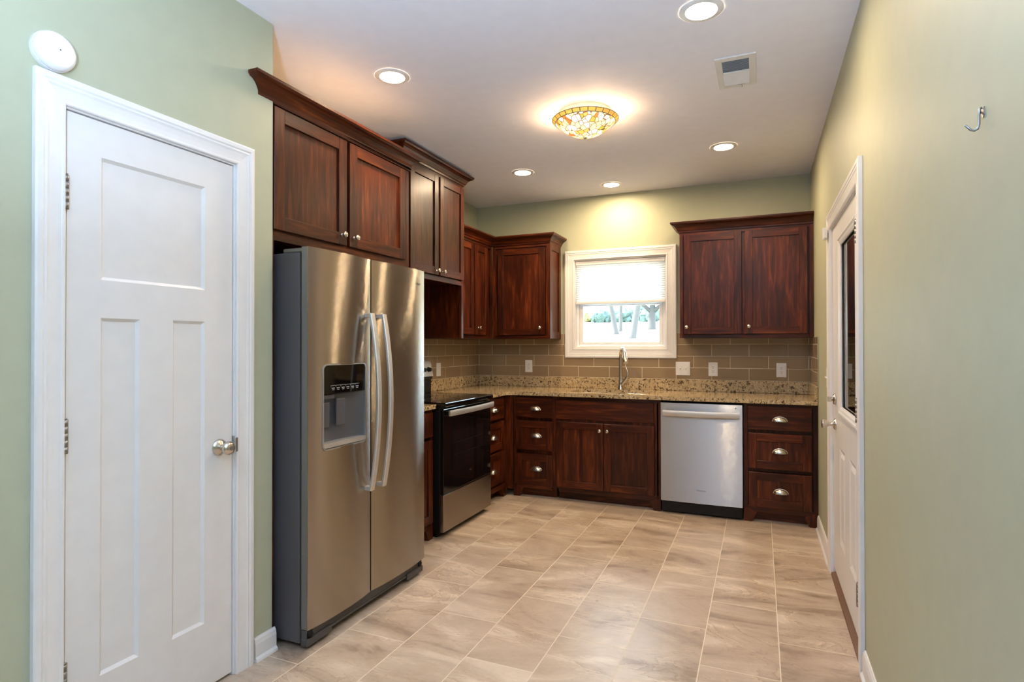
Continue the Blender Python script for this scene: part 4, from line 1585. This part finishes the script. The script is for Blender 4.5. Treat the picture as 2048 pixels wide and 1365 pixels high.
# ------------------------------------------------------------------ outdoors
random.seed(4)
GZ, GS = -0.2, 0.068
m = MB()
nx, ny = 28, 40
rows = []
for j in range(ny + 1):
    y = 0.6 + 66 * (j / ny)
    rows.append([(-60 + 110 * i / nx, y, GZ + GS * y + random.uniform(-0.03, 0.03) * min(1, j / 4)) for i in range(nx + 1)])
m.strip(rows, 0, False, False, True)
tag(m.build('lawn', 'grass'), 'pale sunlit lawn sloping up outside the kitchen window', 'lawn', kind='stuff')
m = MB()
m.box(-60, 60, -60, 0.5, -0.5, -0.16, 0, 0)
struct(m.build('ground', 'grass'))


def crown_mesh(mb, c, r, n, sub=2):
    for k in range(n):
        a, e = random.uniform(0, 6.28), random.uniform(-0.5, 0.9)
        p = Vector(c) + Vector((math.cos(a) * r * 0.55, math.sin(a) * r * 0.55, e * r * 0.55))
        tmp = bmesh.new()
        bmesh.ops.create_icosphere(tmp, subdivisions=sub, radius=r * random.uniform(0.38, 0.62))
        for v in tmp.verts:
            v.co = v.co * random.uniform(0.72, 1.22) + p
        mb._merge(tmp, 0)


def tree(label, px, y, trunk_r, hgt, lean, leaf='leaf', crown_r=2.6, fork=0.5):
    dx = R2.x * (px - 1024) / 1158.76 + F.x
    dy = R2.y * (px - 1024) / 1158.76 + F.y
    x = CAMPOS.x + dx / dy * (y - CAMPOS.y)
    z = GZ + GS * y
    t = thing('tree', label, 'tree', (x, y, z), 0, 'trees on the lawn')
    mb = MB()
    mb.tube([(0, 0, -0.15), (0, 0, 0.1), (lean * 0.3, 0, hgt * 0.3), (lean * 0.7, 0.1, hgt * 0.62), (lean, 0, hgt)], [trunk_r * 1.5, trunk_r * 1.1, trunk_r * 0.9, trunk_r * 0.75, trunk_r * 0.5], 10)
    for s in (-1, 1):
        mb.tube([(lean * 0.55, 0, hgt * 0.5), (lean * 0.7 + s * fork * 0.5, 0.1, hgt * 0.72), (lean + s * fork * 1.6, 0, hgt * 1.02)], [trunk_r * 0.55, trunk_r * 0.45, trunk_r * 0.25], 8)
    mb.build('trunk', 'bark', t)
    mb = MB()
    crown_mesh(mb, (lean, 0, hgt + crown_r * 0.55), crown_r, 16)
    mb.build('crown', leaf, t)


tree('slim leaning tree, leftmost of the trunks seen through the window', 1232, 33, 0.17, 5.2, -0.9, 'leaf', 1.3, 0.3)
tree('thin upright tree right of the leaning trunk, seen through the window', 1241, 37, 0.13, 5.4, 0.1, 'leaf', 1.0, 0.3)
tree('tree with the thickest pale trunk, nearest the kitchen window', 1265, 28, 0.20, 5.6, 0.9, 'leaf', 1.5, 0.4)
tree('short-trunked bushy tree at the right of the lawn', 1303, 40, 0.32, 2.6, 0.1, 'leaf', 2.4, 1.3)
for px, y, r_, lab, leaf in ((1150, 61, 1.0, 'round pale bush at the far left end of the lawn', 'leaf'), (1176, 65, 0.9, 'small yellowish bush at the far left edge of the lawn', 'leaf_y'),
                       (1204, 61, 1.2, 'bush on the skyline left of the leaning trunk', 'leaf'), (1226, 66, 1.3, 'bush on the skyline behind the leaning trunk', 'leaf'),
                       (1252, 61, 1.2, 'bush on the skyline between the middle trunks', 'leaf'), (1278, 66, 1.4, 'wide bush on the skyline right of the pale trunk', 'leaf'),
                       (1301, 61, 1.1, 'bush on the skyline behind the short-trunked tree', 'leaf'), (1334, 66, 1.0, 'bush on the skyline at the right window edge', 'leaf')):
    dx = R2.x * (px - 1024) / 1158.76 + F.x
    dy = R2.y * (px - 1024) / 1158.76 + F.y
    x = CAMPOS.x + dx / dy * (y - CAMPOS.y)
    mb = MB((0, 0, 0))
    crown_mesh(mb, (0, 0, r_ * 0.4), r_, 16)
    o = mb.build('bush', leaf)
    o.location = (x, y, GZ + GS * y)
    tag(o, lab, 'bush', 'bushes on the skyline')
